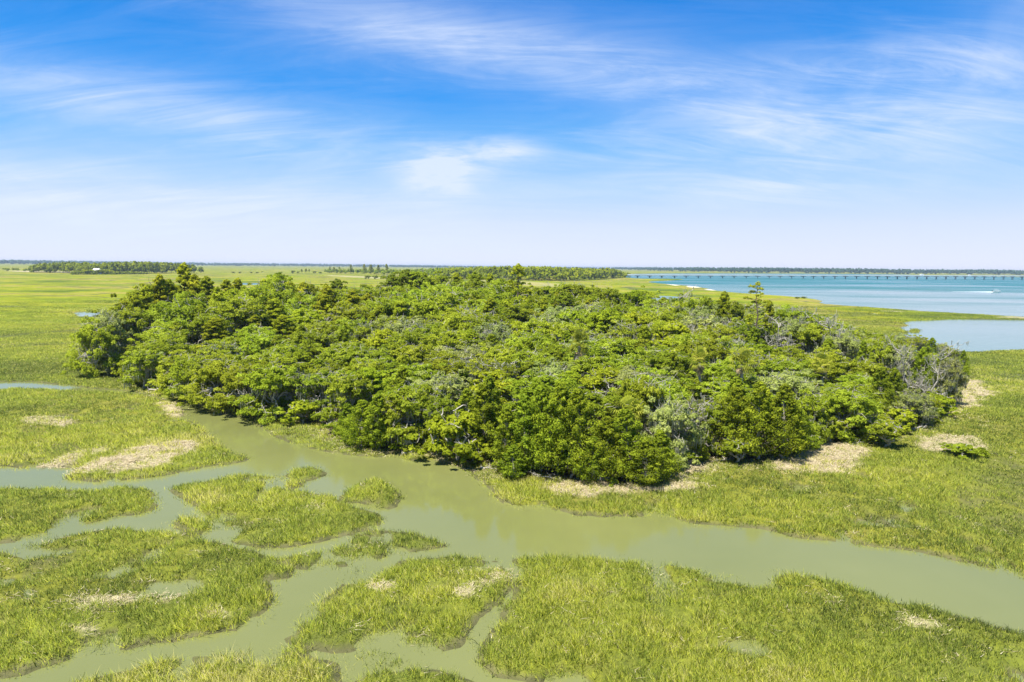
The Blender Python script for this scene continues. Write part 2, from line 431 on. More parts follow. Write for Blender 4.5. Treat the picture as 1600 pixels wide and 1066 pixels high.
def ground_mat():
    m, nt, out = new_mat('marsh_ground')
    geo = N(nt, 'NewGeometry')
    pos = geo.outputs['Position']

    def noise(scale, detail=4.0, rough=.55):
        n = N(nt, 'TexNoise', Scale=scale, Detail=detail, Roughness=rough); nt.links.new(pos, n.inputs['Vector'])
        return n.outputs[0]
    big = ramp(nt, [(.36, (.10, .145, .004)), (.44, (.205, .25, .004)), (.52, (.28, .285, .005)), (.58, (.32, .27, .065)), (.63, (.17, .17, .02))])
    nt.links.new(noise(.011, 6, .6), big.inputs[0])
    mid = ramp(nt, [(.3, (.6, .62, .6)), (.5, (1, 1, 1)), (.75, (1.25, 1.2, 1.1))])
    nt.links.new(noise(.11, 5, .65), mid.inputs[0])
    fine = ramp(nt, [(.3, (.5, .55, .5)), (.55, (1, 1, 1)), (.8, (1.3, 1.25, 1.1))])
    nt.links.new(noise(1.7, 4, .7), fine.inputs[0])
    c = mixc(nt, 1.0, mixc(nt, 1.0, big.outputs[0], mid.outputs[0], 'MULTIPLY'), fine.outputs[0], 'MULTIPLY')
    # old creeklets and rush lines winding over the plain
    wv = N(nt, 'TexNoise', Scale=.006, Detail=3.0, Roughness=.5, Distortion=.6); nt.links.new(pos, wv.inputs['Vector'])
    ln_ = N(nt, 'MapRange'); ln_.inputs[1].default_value = .004; ln_.inputs[2].default_value = .016; ln_.inputs[3].default_value = .75; ln_.inputs[4].default_value = 0
    nt.links.new(math_(nt, 'ABSOLUTE', math_(nt, 'SUBTRACT', wv.outputs[0], .5)), ln_.inputs[0])
    c = mixc(nt, ln_.outputs[0], c, (.085, .10, .035))
    # bare mud below the tide line and between the near tufts
    mud = ramp(nt, [(.3, (.075, .075, .03)), (.7, (.15, .14, .06))]); nt.links.new(noise(.9), mud.inputs[0])
    c = mixc(nt, attr(nt, 'mud'), c, mud.outputs[0])
    st = ramp(nt, [(.25, (.22, .19, .10)), (.42, (.38, .32, .19)), (.6, (.54, .45, .29)), (.8, (.70, .61, .42))]); nt.links.new(noise(2.3, 6, .75), st.inputs[0])
    c = mixc(nt, attr(nt, 'straw'), c, st.outputs[0])
    li = ramp(nt, [(.3, (.06, .045, .028)), (.55, (.13, .10, .06)), (.8, (.30, .25, .17))]); nt.links.new(noise(1.1, 6, .7), li.inputs[0])
    c = mixc(nt, attr(nt, 'litter'), c, li.outputs[0])
    c = mixc(nt, attr(nt, 'sand'), c, (.72, .66, .52))
    p = N(nt, 'BsdfPrincipled', Roughness=.95)
    p.inputs['Specular IOR Level'].default_value = .15
    nt.links.new(c, p.inputs['Base Color'])
    bp = N(nt, 'Bump', Strength=.8, Distance=.5); nt.links.new(noise(.6, 6, .7), bp.inputs['Height']); nt.links.new(bp.outputs[0], p.inputs['Normal'])
    nt.links.new(p.outputs[0], out.inputs[0])
    return m


def water_mat(name, c0, c1, scale, rough, bump_s, bump_scale, dist=.05):
    m, nt, out = new_mat(name)
    geo = N(nt, 'NewGeometry')
    nz = N(nt, 'TexNoise', Scale=scale, Detail=4.0, Roughness=.55); nt.links.new(geo.outputs['Position'], nz.inputs['Vector'])
    rp = ramp(nt, [(.35, c0), (.65, c1)]); nt.links.new(nz.outputs[0], rp.inputs[0])
    p = N(nt, 'BsdfPrincipled', IOR=1.333); p.inputs['Specular IOR Level'].default_value = .5
    nt.links.new(rp.outputs[0], p.inputs['Base Color'])
    rr = N(nt, 'MapRange'); rr.inputs[1].default_value = .35; rr.inputs[2].default_value = .65
    rr.inputs[3].default_value = rough[0]; rr.inputs[4].default_value = rough[1]
    nt.links.new(nz.outputs[0], rr.inputs[0]); nt.links.new(rr.outputs[0], p.inputs['Roughness'])
    nb = N(nt, 'TexNoise', Scale=bump_scale, Detail=3.0); nt.links.new(geo.outputs['Position'], nb.inputs['Vector'])
    bp = N(nt, 'Bump', Strength=bump_s, Distance=dist); nt.links.new(nb.outputs[0], bp.inputs['Height']); nt.links.new(bp.outputs[0], p.inputs['Normal'])
    nt.links.new(p.outputs[0], out.inputs[0])
    return m


# ------------------------------------------------------------------ terrain (one sheet to the horizon)
def build_ground():
    az = np.concatenate([np.arange(-180, -56, 6), np.arange(-54, 54.01, .2), np.arange(60, 180, 6)])
    rr = np.exp(np.linspace(math.log(4), math.log(15000), 720))
    A, RR = np.meshgrid(np.radians(az), rr)
    P = np.stack([RR.ravel() * np.sin(A.ravel()), RR.ravel() * np.cos(A.ravel())], 1)
    r, sd, h, straw, wet, lit, isl, sand = fields(P)
    na = len(az); nr = len(rr)
    i = np.arange(nr - 1)[:, None] * na; j = np.arange(na)[None, :]; jn = (j + 1) % na
    Q = np.stack([i + j, i + jn, i + na + jn, i + na + j], -1).reshape(-1, 4)
    near = sstep(420, 150, r)
    mud = np.maximum(sstep(.12, -.02, h), near * .45 * (1 - straw) * (1 - lit))
    mud = np.maximum(mud, .5 * wet); mud = np.maximum(mud, near * .95 * sstep(1.1, .3, sd))
    h = h + np.clip((r - 150) / 300, 0, 1) * (fbm(P, 9, 77) - .35) * .5 * (sd > 3)
    h = np.where((r > 2500) & (sd > 3), h + .3, h)
    me = make_mesh('ground', np.column_stack([P, h]), Q[:, ::-1], None, [ground_mat()], {'straw': straw, 'mud': mud, 'litter': lit, 'sand': sand}, True)
    o = link('ground', me)
    tag(o, 'flat salt marsh ground reaching to the horizon', 'ground', kind='structure')


build_ground()


def sheet(name, x0, y0, x1, y1, m, label):
    me = make_mesh(name, [(x0, y0, 0), (x1, y0, 0), (x1, y1, 0), (x0, y1, 0)], [(0, 1, 2, 3)], None, [m])
    tag(link(name, me), label, 'water', kind='structure')


sheet('creek_water', -1200, -600, 1200, 142, water_mat('creek_water', (.165, .178, .052), (.19, .20, .062), .05, (.06, .14), .25, .9, .02), 'olive green tidal creek water winding through the marsh grass')
def bay_mat():
    m, nt, out = new_mat('bay_water')
    geo = N(nt, 'NewGeometry'); pos = geo.outputs['Position']
    ln = nt.nodes.new('ShaderNodeVectorMath'); ln.operation = 'LENGTH'; nt.links.new(pos, ln.inputs[0])
    mp = nt.nodes.new('ShaderNodeMapping'); mp.inputs['Rotation'].default_value = (0, 0, .25); mp.inputs['Scale'].default_value = (.35, 1, 1); nt.links.new(pos, mp.inputs[0])
    lane = N(nt, 'TexNoise', Scale=.008, Detail=5.0, Roughness=.6); nt.links.new(mp.outputs[0], lane.inputs['Vector'])
    sp = nt.nodes.new('ShaderNodeSeparateXYZ'); nt.links.new(pos, sp.inputs[0])
    dep = N(nt, 'MapRange'); dep.inputs[1].default_value = 260; dep.inputs[2].default_value = 1050   # shoal water by the marsh, deep channel beyond
    nt.links.new(math_(nt, 'ADD', sp.outputs[1], math_(nt, 'MULTIPLY_ADD', lane.outputs[0], 500.0, -250.0)), dep.inputs[0])
    c = mixc(nt, dep.outputs[0], (.14, .205, .15), (.018, .14, .13))
    p = N(nt, 'BsdfPrincipled', IOR=1.333); nt.links.new(c, p.inputs['Base Color']); p.inputs['Specular IOR Level'].default_value = .34
    rr = N(nt, 'MapRange'); rr.inputs[1].default_value = .38; rr.inputs[2].default_value = .62; rr.inputs[3].default_value = .09; rr.inputs[4].default_value = .24
    nt.links.new(lane.outputs[0], rr.inputs[0])
    nt.links.new(math_(nt, 'MULTIPLY', rr.outputs[0], math_(nt, 'MULTIPLY_ADD', dep.outputs[0], 1.5, .45)), p.inputs['Roughness'])
    nb = N(nt, 'TexNoise', Scale=.5, Detail=3.0); nt.links.new(pos, nb.inputs['Vector'])
    bp = N(nt, 'Bump', Strength=.6, Distance=.14); nt.links.new(nb.outputs[0], bp.inputs['Height']); nt.links.new(bp.outputs[0], p.inputs['Normal'])
    nt.links.new(p.outputs[0], out.inputs[0])
    return m


sheet('bay_water', -15000, 142.0, 15000, 15000, bay_mat(), 'blue bay water crossed by the long bridge')


# ------------------------------------------------------------------ marsh grass and dead straw
NB = []


def blades(P, h, n_per, hgt, wid, spread, lean, tint, seed):
    g = np.random.default_rng(seed)
    n = len(P); K = n_per
    c = np.column_stack([P, h])
    off = g.normal(size=(n, K, 2)) * spread[:, None, None]
    base = c[:, None, :] + np.concatenate([off, np.zeros((n, K, 1))], 2)
    base[..., 2] -= .06
    H = hgt[:, None] * g.uniform(.55, 1.1, (n, K))
    a = g.uniform(0, 2 * math.pi, (n, K)); l = np.abs(g.normal(size=(n, K))) * lean + .12
    tip = base + np.stack([np.cos(a) * l * H, np.sin(a) * l * H, H], 2)
    NB.append((a, n * K))
    b = g.uniform(0, 2 * math.pi, (n, K)); w = wid[:, None] * g.uniform(.6, 1.2, (n, K))
    e = np.stack([np.cos(b) * w, np.sin(b) * w, np.zeros_like(w)], 2)
    V = np.stack([base - e, base + e, tip], 2).reshape(-1, 3)
    T = np.arange(len(V)).reshape(-1, 3)
    t = tint[:, None] + g.normal(size=(n, K)) * .14
    t = np.where(g.random((n, K)) < .15, g.uniform(.85, 1, (n, K)), t)
    t = np.clip(t, .06, 1)
    return V, T, np.repeat(t.ravel(), 3) + np.tile([-.12, -.12, .06], n * K)  # root shading put into the tint: darker at the base, lighter at the tip


def scatter(r0, r1, dens, seed, half=R(47)):
    """random points in the sector, area density dens(r)"""
    g = np.random.default_rng(seed)
    edges = np.exp(np.linspace(math.log(r0), math.log(r1), 40))
    out = []
    for a, b in zip(edges[:-1], edges[1:]):
        n = int(half * (b * b - a * a) * dens((a + b) / 2))
        rr = np.sqrt(g.uniform(a * a, b * b, n)); t = g.uniform(-half, half, n)
        out.append(np.column_stack([rr * np.sin(t), rr * np.cos(t)]))
    return np.concatenate(out)


def build_grass():
    P = scatter(27, 460, lambda r: 30 * min(1, (48 / r)) ** 1.5, 101)
    r, sd, h, straw, wet, lit, isl, sand = fields(P)
    pool = fbm(P, 3.4, 31); pat = fbm(P, 5.5, 51); hi = fbm(P, 14, 61); big = fbm(P, 45, 71)
    near = sstep(190, 130, r)
    d = (.82 * sstep(-.2, 1.5, sd) + .18 * sstep(-2.0, -.2, sd)) * (1 - np.where(r < 75, .72, .93) * np.clip(straw * 1.1, 0, 1)) * (1 - .9 * sstep(.3, 1, lit)) * (1 - .40 * wet * sstep(.75, .35, pool)) * (1 - sand)
    d *= 1 - near * .45 * sstep(.55, .3, pool)
    d *= np.where(r > 200, .75, 1)
    c1 = fbm(P, 1.0, 131, 2)
    d *= np.where(r < 130, .30 + .95 * sstep(.36, .60, c1), 1)
    keep = rng.random(len(P)) < d
    c1 = c1[keep]
    P = P[keep]; r = r[keep]; h = h[keep]; sd = sd[keep]; wet = wet[keep]; pat = pat[keep]; hi = hi[keep]; big = big[keep]; straw = straw[keep]
    t = .43 + (c1 - .5) * .35 + (pat - .5) * .85 + (hi - .5) * 1.0 + (big - .5) * .3 + .10 * sstep(1.5, .2, sd) * sstep(-.6, .6, sd) - .10 * wet
    # the yellow crowns of the raised mounds
    for Q, w in ((L7, .38), (L10, .18), (L11, .16), (poly([(640, 905), (670, 885), (760, 882), (790, 900), (740, 930), (660, 930)]), .22), (poly([(1340, 900), (1440, 955), (1420, 985), (1330, 930)]), .08),
                 (poly([(0, 960), (110, 965), (110, 1000), (0, 1030)]), .14), (poly([(1580, 860), (1640, 850), (1640, 900), (1580, 895)]), .12)):
        t += w * sstep(-.5, 1.5, sdist(Q, P))
    t += np.where(r > 150, -.01 + (fbm(P, 90, 15) - .5) * .55, 0)
    t = np.clip(t + rng.normal(size=len(P)) * .07 + .25 * straw, .02, .98)
    hg = (.62 + .65 * c1) * (.33 + .25 * hi + .25 * (pat - .5)) * np.where(r > 150, .9, 1) * (1 - .25 * wet) * (1 - .35 * sstep(.5, -.3, sd))
    wid = np.clip(.010 + r * .00028, .02, .2)
    parts = []
    for a, b, K in ((0, 80, 9), (80, 170, 9), (170, 1e9, 6)):
        m = (r >= a) & (r < b)
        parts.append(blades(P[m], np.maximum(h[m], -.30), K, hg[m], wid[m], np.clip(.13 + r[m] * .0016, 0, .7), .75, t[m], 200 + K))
    off = 0; Vs = []; Ts = []; As = []
    for V, T, A in parts:
        Vs.append(V); Ts.append(T + off); As.append(A); off += len(V)
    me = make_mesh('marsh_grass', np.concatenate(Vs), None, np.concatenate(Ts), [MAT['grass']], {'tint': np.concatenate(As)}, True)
    aa = np.concatenate([a.ravel() for a, _ in NB])
    nn = np.stack([np.cos(aa) * .45, np.sin(aa) * .45, np.ones_like(aa)], 1); nn /= np.linalg.norm(nn, axis=1, keepdims=True)
    me.normals_split_custom_set_from_vertices(np.repeat(nn, 3, 0).astype(np.float32))
    tag(link('marsh_grass', me), 'yellow green cordgrass covering the marsh and its creek islands', 'grass', kind='stuff')
    # dead straw lying in mats
    P = scatter(27, 210, lambda r: 26 * min(1, (55 / r)) ** 1.6, 303)
    r, sd, h, straw, wet, lit, isl, sand = fields(P)
    edge = np.exp(-((isl + .8) / 1.6) ** 2) * .35 * (r < 170)
    k = (rng.random(len(P)) < np.maximum(np.maximum(straw * np.where(r < 75, .6, .9), .012 * sstep(.5, 1.5, sd) * (1 - lit) * (fbm(P, 5, 91) > .5)), edge * (sd > 0)))
    P = P[k]; r = r[k]; h = h[k]
    n = len(P); K = 5
    g = np.random.default_rng(9)
    a = g.uniform(0, math.pi * 2, (n, 1)) + g.normal(size=(n, K)) * .8
    L = g.uniform(.22, .60, (n, K)); w = np.clip(.010 + r * .0003, .018, .1)[:, None] * np.ones((1, K))
    b0 = np.column_stack([P, h + .03])[:, None, :] + g.normal(size=(n, K, 3)) * [.35, .35, .05]
    b0[..., 2] = np.maximum(b0[..., 2], h[:, None] + .02)
    tip = b0 + np.stack([np.cos(a) * L, np.sin(a) * L, g.uniform(0.01, .14, (n, K))], 2)
    e = np.stack([-np.sin(a) * w, np.cos(a) * w, np.zeros_like(a)], 2)
    V = np.stack([b0 - e, b0 + e, tip], 2).reshape(-1, 3)
    me = make_mesh('dead_reeds', V, None, np.arange(len(V)).reshape(-1, 3), [MAT['straw']], {'tint': np.repeat(np.clip(g.normal(.55, .2, n * K), 0, 1), 3)})
    tag(link('dead_reeds', me), 'pale tan mats of dead reed straw washed up on the marsh', 'straw', kind='stuff')


build_grass()


# ------------------------------------------------------------------ tree kinds
def dirs(n, zmin=-.35):
    d = rng.normal(size=(n * 3 + 24, 3)); d /= np.linalg.norm(d, axis=1, keepdims=True)
    d = d[d[:, 2] > zmin]
    while len(d) < n: d = np.concatenate([d, d])
    return d[:n]


def puff(mb, c, r, n, leaf, tint, flat=.7, up=.5, zmin=-.35, spread=.12, cn=None):
    d = dirs(n, zmin)
    rad = r * (1.0 - np.abs(rng.normal(size=n)) * .28)
    lump = 1 + .22 * np.sin(d[:, 0] * 5 + c[0]) * np.sin(d[:, 1] * 5 + c[1] * 2) + .12 * np.sin(d[:, 2] * 9 + c[2])
    p = np.asarray(c) + d * (rad * lump)[:, None] * [1, 1, flat]
    nr = d * .9 + np.array([0, 0, up]) + rng.normal(size=(n, 3)) * .55
    soft = d * (.85 if cn is None else .5) + np.array([0, 0, .35]) + rng.normal(size=(n, 3)) * .28
    if cn is not None: soft = soft + np.asarray(cn) * .55
    mb.leaves(p, nr, leaf * rng.uniform(.65, 1.25, n), np.clip(tint + rng.normal(size=n) * spread, 0, 1), soft=soft)


def wob(a, b, n=4, amp=.12, sag=0.0):
    a = np.asarray(a, float); b = np.asarray(b, float)
    t = np.linspace(0, 1, n)[:, None]
    L = np.linalg.norm(b - a)
    p = a + (b - a) * t
    p[1:-1] += rng.normal(size=(n - 2, 3)) * amp * L * .5
    p[:, 2] += sag * L * np.sin(t[:, 0] * math.pi)
    return p


def strands(mb, c, r, n, lmin, lmax, w=.07):
    a = rng.uniform(0, 2 * math.pi, n); q = r * np.sqrt(rng.uniform(.1, 1, n))
    x = c[0] + q * np.cos(a); y = c[1] + q * np.sin(a); z = c[2] + rng.normal(size=n) * r * .15
    L = rng.uniform(lmin, lmax, n); b = rng.uniform(0, math.pi, n); ww = w * rng.uniform(.6, 1.4, n)
    e = np.stack([np.cos(b) * ww, np.sin(b) * ww, np.zeros(n)], 1)
    p = np.stack([x, y, z], 1)
    V = np.stack([p - e, p + e, p + e * .6 - np.array([0, 0, 1]) * L[:, None] * .5 + rng.normal(size=(n, 3)) * .04, p - np.stack([np.zeros(n), np.zeros(n), L], 1)], 1).reshape(-1, 3)
    mb.add(V, np.arange(4 * n).reshape(n, 4), None, np.repeat(np.clip(rng.normal(.5, .22, n), 0, 1), 4))


def gen_broad(H, Rr, npuff, nleaf, leaf, bark, leafm, base=.36, dome=.60, skirt=.12, mossy=0, gaps=0.0, ovoid=False, bare=0):
    """spreading crown: limbs, lumps of leaves on a dome, grey twigs, hanging moss"""
    tr = MB(); cr = MB(); mo = MB()
    k0 = H * rng.uniform(.16, .26)
    r0 = H * .03 + .04
    fork = np.array([rng.normal() * .2, rng.normal() * .2, k0])
    tr.tube([(0, 0, -.4), (fork[0] * .3, fork[1] * .3, k0 * .5), fork], [r0 * 1.35, r0, r0 * .92], 7)
    pts = []
    for i in range(npuff):
        f = (i + .5) / npuff
        rad = Rr * math.sqrt(f) * rng.uniform(.86, 1.08)
        a = i * 2.39996 + rng.normal() * .25
        q = min(1, rad / Rr)
        if ovoid:
            z = H * (.97 - .62 * q ** 2.2) * rng.uniform(.9, 1.0)
        else:
            z = H * (base + dome * math.sqrt(max(0, 1 - q * q))) * rng.uniform(.88, 1.0)
        if q > .74 and rng.random() < .75: z = H * rng.uniform(skirt, base + .12)
        pts.append((rad * math.cos(a), rad * math.sin(a), z))
    if ovoid:
        for i in range(npuff // 2):
            a = rng.uniform(0, 6.28); z = H * rng.uniform(.3, .75)
            rad = Rr * rng.uniform(.7, 1.0) * (1 - .35 * abs(z / H - .55))
            pts.append((rad * math.cos(a), rad * math.sin(a), z))
    pts = np.array(pts)
    nl = 6
    limb_end = []
    for i in range(nl):
        a = i * 2 * math.pi / nl + rng.normal() * .3
        e = np.array([math.cos(a) * Rr * .5, math.sin(a) * Rr * .5, H * rng.uniform(.42, .62)])
        P = wob(fork, e, 5, .14, .05)
        tr.tube(P, np.linspace(r0 * .62, r0 * .3, 5), 5); limb_end.append(P)
    for p in pts:
        L = limb_end[int(np.argmin([np.linalg.norm(x[-1] - p) for x in limb_end]))]
        s = L[rng.integers(2, 5)]
        e = p + (p - s) / (np.linalg.norm(p - s) + .01) * rng.uniform(-.2, .5)
        P = wob(s, e, 5, .16)
        tr.tube(P, np.linspace(r0 * .28, .018, 5), 4)
        for _ in range(3 + bare * 2):
            q = P[rng.integers(2, 5)]
            d = dirs(1, -.2)[0] * Rr * rng.uniform(.18, .38)
            tr.tube(wob(q, q + d, 4, .25), np.linspace(.045, .016, 4), 3)
    n1 = int(nleaf * 1.15 / len(pts))
    for p in pts:
        if rng.random() < gaps: continue
        pr = Rr * rng.uniform(.17, .30)
        t0 = rng.normal(.5, .09)
        cn = np.array([p[0] / Rr, p[1] / Rr, .5]); cn /= np.linalg.norm(cn)
        puff(cr, p - np.array([0, 0, pr * .5]), pr, n1, leaf, t0, cn=cn)
        for _ in range(4):
            o = p + rng.normal(size=3) * pr * [1.1, 1.1, .6] - [0, 0, pr * .4]
            puff(cr, o, pr * rng.uniform(.38, .6), n1 // 3, leaf, t0 + rng.normal() * .08, cn=cn)
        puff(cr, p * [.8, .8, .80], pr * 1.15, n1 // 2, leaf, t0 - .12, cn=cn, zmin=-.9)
        if mossy and rng.random() < min(1, mossy * .7):
            strands(mo, p - np.array([0, 0, pr * .75]), pr, int(16 + 18 * mossy), .5, 1.5)
            if mossy > 1: strands(mo, p + np.array([0, 0, pr * .2]), pr * 1.1, int(14 * mossy), .25, .7, .06)
    res = [('trunk', tr.mesh('trunk', [bark])), ('crown', cr.mesh('crown', [leafm]))]
    if mossy and mo.n: res.append(('hanging_moss', mo.mesh('hanging_moss', [MAT['moss']])))
    return H, res


def gen_cedar(H, Rr, nleaf, leaf, leafm, irregular=.25, low=.06):
    tr = MB(); cr = MB()
    r0 = H * .02 + .05
    top = np.array([rng.normal() * .2, rng.normal() * .2, H * .97])
    T = wob((0, 0, -.4), top, 6, .03); tr.tube(T, np.linspace(r0, .02, 6), 6)
    nb = int(34 + H * 5.5)
    n1 = int(nleaf / nb)
    for i in range(nb):
        f = (i + .5) / nb
        z = H * (low + (1 - low) * f)
        env = Rr * min(1, (f / .22) ** .5) * (1 - f ** 1.55) ** .8 * rng.uniform(1 - irregular, 1 + irregular) + .15
        a = i * 2.39996 + rng.normal() * .3
        c = np.array([top[0] * f + math.cos(a) * env * .72, top[1] * f + math.sin(a) * env * .72, z])
        s = np.array([top[0] * f, top[1] * f, max(.3, z - env * .5)])
        tr.tube(wob(s, c, 4, .08), np.linspace(.05, .012, 4), 3)
        pr = max(.32, env * rng.uniform(.22, .40))
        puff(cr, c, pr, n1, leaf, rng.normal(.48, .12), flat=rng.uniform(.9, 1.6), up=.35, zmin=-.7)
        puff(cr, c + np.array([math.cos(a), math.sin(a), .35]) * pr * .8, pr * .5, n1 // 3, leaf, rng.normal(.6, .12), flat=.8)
    return H, [('trunk', tr.mesh('trunk', [MAT['bark']])), ('crown', cr.mesh('crown', [leafm]))]


def gen_pine(H, Rr, nleaf, leaf, clear=.5, nb=34, sparse=0.0, pf=.3):
    tr = MB(); cr = MB()
    r0 = H * .012 + .07
    T = wob((0, 0, -.4), (rng.normal() * .4, rng.normal() * .4, H * .96), 7, .02); tr.tube(T, np.linspace(r0, .05, 7), 7)
    n1 = int(nleaf / nb)
    for i in range(nb):
        f = (i + .5) / nb
        z = H * (clear + (.97 - clear) * f)
        env = Rr * (1 - f * .75) * rng.uniform(.55, 1.1) * (.6 + .4 * min(1, f * 4))
        a = i * 2.39996 + rng.normal() * .5
        k = z / H * 6; j = min(5, int(k)); s = T[j] + (T[j + 1] - T[j]) * (k - j)
        c = s + np.array([math.cos(a) * env, math.sin(a) * env, env * rng.uniform(.05, .4)])
        tr.tube(wob(s, c, 4, .08), np.linspace(.06, .02, 4), 3)
        if rng.random() < sparse: continue
        pr = rng.uniform(.55, .95) * Rr * pf
        t0 = rng.normal(.5, .13)
        puff(cr, c, pr, n1, leaf, t0, flat=.6, up=.45, zmin=-.5)
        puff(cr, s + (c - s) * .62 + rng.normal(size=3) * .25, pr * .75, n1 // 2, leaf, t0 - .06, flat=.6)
    for i in range(6):
        a = rng.uniform(0, 6.28); z = H * rng.uniform(clear * .5, clear); k = z / H * 6; j = min(5, int(k)); s = T[j] + (T[j + 1] - T[j]) * (k - j)
        tr.tube(wob(s, s + np.array([math.cos(a), math.sin(a), .1]) * rng.uniform(.5, 1.6), 3, .1), [.05, .035, .015], 3)
    puff(cr, T[-1] + [0, 0, -.1], Rr * pf * .85, n1 * 2, leaf, .55, flat=1.0)
    return H, [('trunk', tr.mesh('trunk', [MAT['pinebark']])), ('crown', cr.mesh('crown', [MAT['pine']]))]


def gen_palm(H):
    tr = MB(); cr = MB(); sk = MB()
    T = wob((0, 0, -.3), (rng.normal() * .2, rng.normal() * .2, H - .9), 5, .03); tr.tube(T, [.24, .19, .18, .19, .22], 8)
    top = T[-1]

    def fan(m, a, el, L, tint):
        d = np.array([math.cos(a) * math.cos(el), math.sin(a) * math.cos(el), math.sin(el)])
        s = np.cross(d, [0, 0, 1.0]); s /= np.linalg.norm(s); u = np.cross(s, d)
        h = top + d * L * .55
        m.tube([top, top + d * L * .3 + [0, 0, .05], h], [.03, .025, .02], 3, tint)
        for k in range(11):
            t = (k - 5) / 5 * 1.25
            e = d * math.cos(t) + s * math.sin(t)
            mid = h + e * L * .38 + u * .06
            tip = h + e * L * .62 - np.array([0, 0, 1]) * L * (.10 + .10 * abs(t))
            w = np.cross(e, u) * .07
            m.add([h, mid - w, tip, mid + w], [(0, 1, 2, 3)], None, np.clip(tint + rng.normal() * .1, 0, 1))
    for i in range(26):
        fan(cr, i * 2.4 + rng.normal() * .2, rng.uniform(-.35, 1.25), rng.uniform(1.3, 1.8), rng.normal(.5, .15))
    for i in range(6):
        fan(sk, i * 1.1 + rng.normal() * .3, rng.uniform(-1.2, -.45), rng.uniform(.9, 1.3), rng.normal(.5, .2))
    return H, [('trunk', tr.mesh('trunk', [MAT['bark']])), ('crown', cr.mesh('crown', [MAT['palm']])), ('dead_fans', sk.mesh('dead_fans', [MAT['straw_leaf']]))]


def gen_snag(H, spread, n=9, mossn=0, matname='dead'):
    tr = MB(); mo = MB()
    T = wob((0, 0, -.3), (rng.normal() * H * .12, rng.normal() * H * .12, H * .9), 6, .10); tr.tube(T, np.linspace(H * .022 + .05, .03, 6), 6)
    for i in range(n):
        a = i * 2.4 + rng.normal() * .3; s = T[rng.integers(1, 6)]
        e = s + np.array([math.cos(a), math.sin(a), rng.uniform(.1, 1.0)]) * spread * rng.uniform(.5, 1)
        P = wob(s, e, 5, .2); tr.tube(P, np.linspace(.07, .025, 5), 4)
        for _ in range(5):
            q = P[rng.integers(1, 5)]; f = q + dirs(1, -.1)[0] * spread * rng.uniform(.25, .55)
            W = wob(q, f, 4, .25); tr.tube(W, np.linspace(.035, .012, 4), 3)
            for _ in range(2):
                q2 = W[rng.integers(1, 4)]; tr.tube(wob(q2, q2 + dirs(1, 0)[0] * spread * .25, 3, .2), [.02, .016, .01], 3)
            if mossn: strands(mo, f, .25, mossn, .3, .8, .05)
    res = [('trunk', tr.mesh('trunk', [MAT[matname]]))]
    if mo.n: res.append(('hanging_moss', mo.mesh('hanging_moss', [MAT['moss']])))
    return H, res


def gen_drift(L):
    tr = MB()
    P = wob((-L / 2, 0, .15), (L / 2, 0, .35), 6, .06); tr.tube(P, np.linspace(.2, .06, 6), 6)
    for i in range(9):
        s = P[rng.integers(1, 6)]; d = np.array([rng.uniform(-.4, 1), rng.normal() * .8, rng.uniform(.1, 1.0)]) * L * rng.uniform(.14, .3)
        W = wob(s, s + d, 5, .28); tr.tube(W, np.linspace(.09, .025, 5), 4)
        for _ in range(3):
            q = W[rng.integers(2, 5)]; tr.tube(wob(q, q + dirs(1, -.1)[0] * L * .12, 4, .25), np.linspace(.035, .012, 4), 3)
    for i in range(5):
        a = i * 1.3; tr.tube(wob(P[0], P[0] + np.array([-.4, math.cos(a), math.sin(a) * .8]) * L * .12, 4, .2), [.1, .07, .04, .02], 4)
    return 1.0, [('log', tr.mesh('driftwood', [MAT['dead']]))]


B = MAT['bark']
KINDS = {}
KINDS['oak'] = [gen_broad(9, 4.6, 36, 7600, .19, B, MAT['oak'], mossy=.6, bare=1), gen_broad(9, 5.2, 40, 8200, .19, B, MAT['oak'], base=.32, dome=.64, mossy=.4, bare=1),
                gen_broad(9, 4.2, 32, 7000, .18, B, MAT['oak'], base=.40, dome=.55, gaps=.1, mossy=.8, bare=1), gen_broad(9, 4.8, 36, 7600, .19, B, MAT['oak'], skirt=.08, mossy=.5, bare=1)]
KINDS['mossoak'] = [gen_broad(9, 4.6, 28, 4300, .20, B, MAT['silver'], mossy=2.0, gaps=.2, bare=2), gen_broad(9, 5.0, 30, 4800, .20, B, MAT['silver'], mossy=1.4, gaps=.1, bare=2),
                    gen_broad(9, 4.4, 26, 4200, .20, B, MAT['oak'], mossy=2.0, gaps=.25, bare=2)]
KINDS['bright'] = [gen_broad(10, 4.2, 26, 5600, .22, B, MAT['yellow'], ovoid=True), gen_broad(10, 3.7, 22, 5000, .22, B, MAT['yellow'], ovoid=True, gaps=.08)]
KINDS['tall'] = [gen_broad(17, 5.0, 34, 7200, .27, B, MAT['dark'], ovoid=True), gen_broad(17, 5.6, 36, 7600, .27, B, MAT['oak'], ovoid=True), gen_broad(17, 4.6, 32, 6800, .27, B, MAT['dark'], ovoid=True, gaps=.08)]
KINDS['cedar'] = [gen_cedar(8, 2.3, 10500, .115, MAT['cedar'], .38), gen_cedar(8, 1.9, 9500, .115, MAT['cedar'], .45), gen_cedar(8, 2.7, 11500, .12, MAT['cedar'], .55), gen_cedar(8, 2.2, 9500, .115, MAT['cedar'], .6)]
KINDS['pine'] = [gen_pine(18, 3.6, 5600, .26, .42, 40), gen_pine(18, 3.2, 5000, .26, .50, 34), gen_pine(18, 4.0, 5600, .26, .38, 44), gen_pine(18, 3.4, 4800, .26, .45, 36, .12)]
KINDS['lonepine'] = [gen_pine(20, 3.8, 2400, .20, .62, 26, .2, .21), gen_pine(18, 4.4, 1700, .20, .50, 34, .35, .17)]
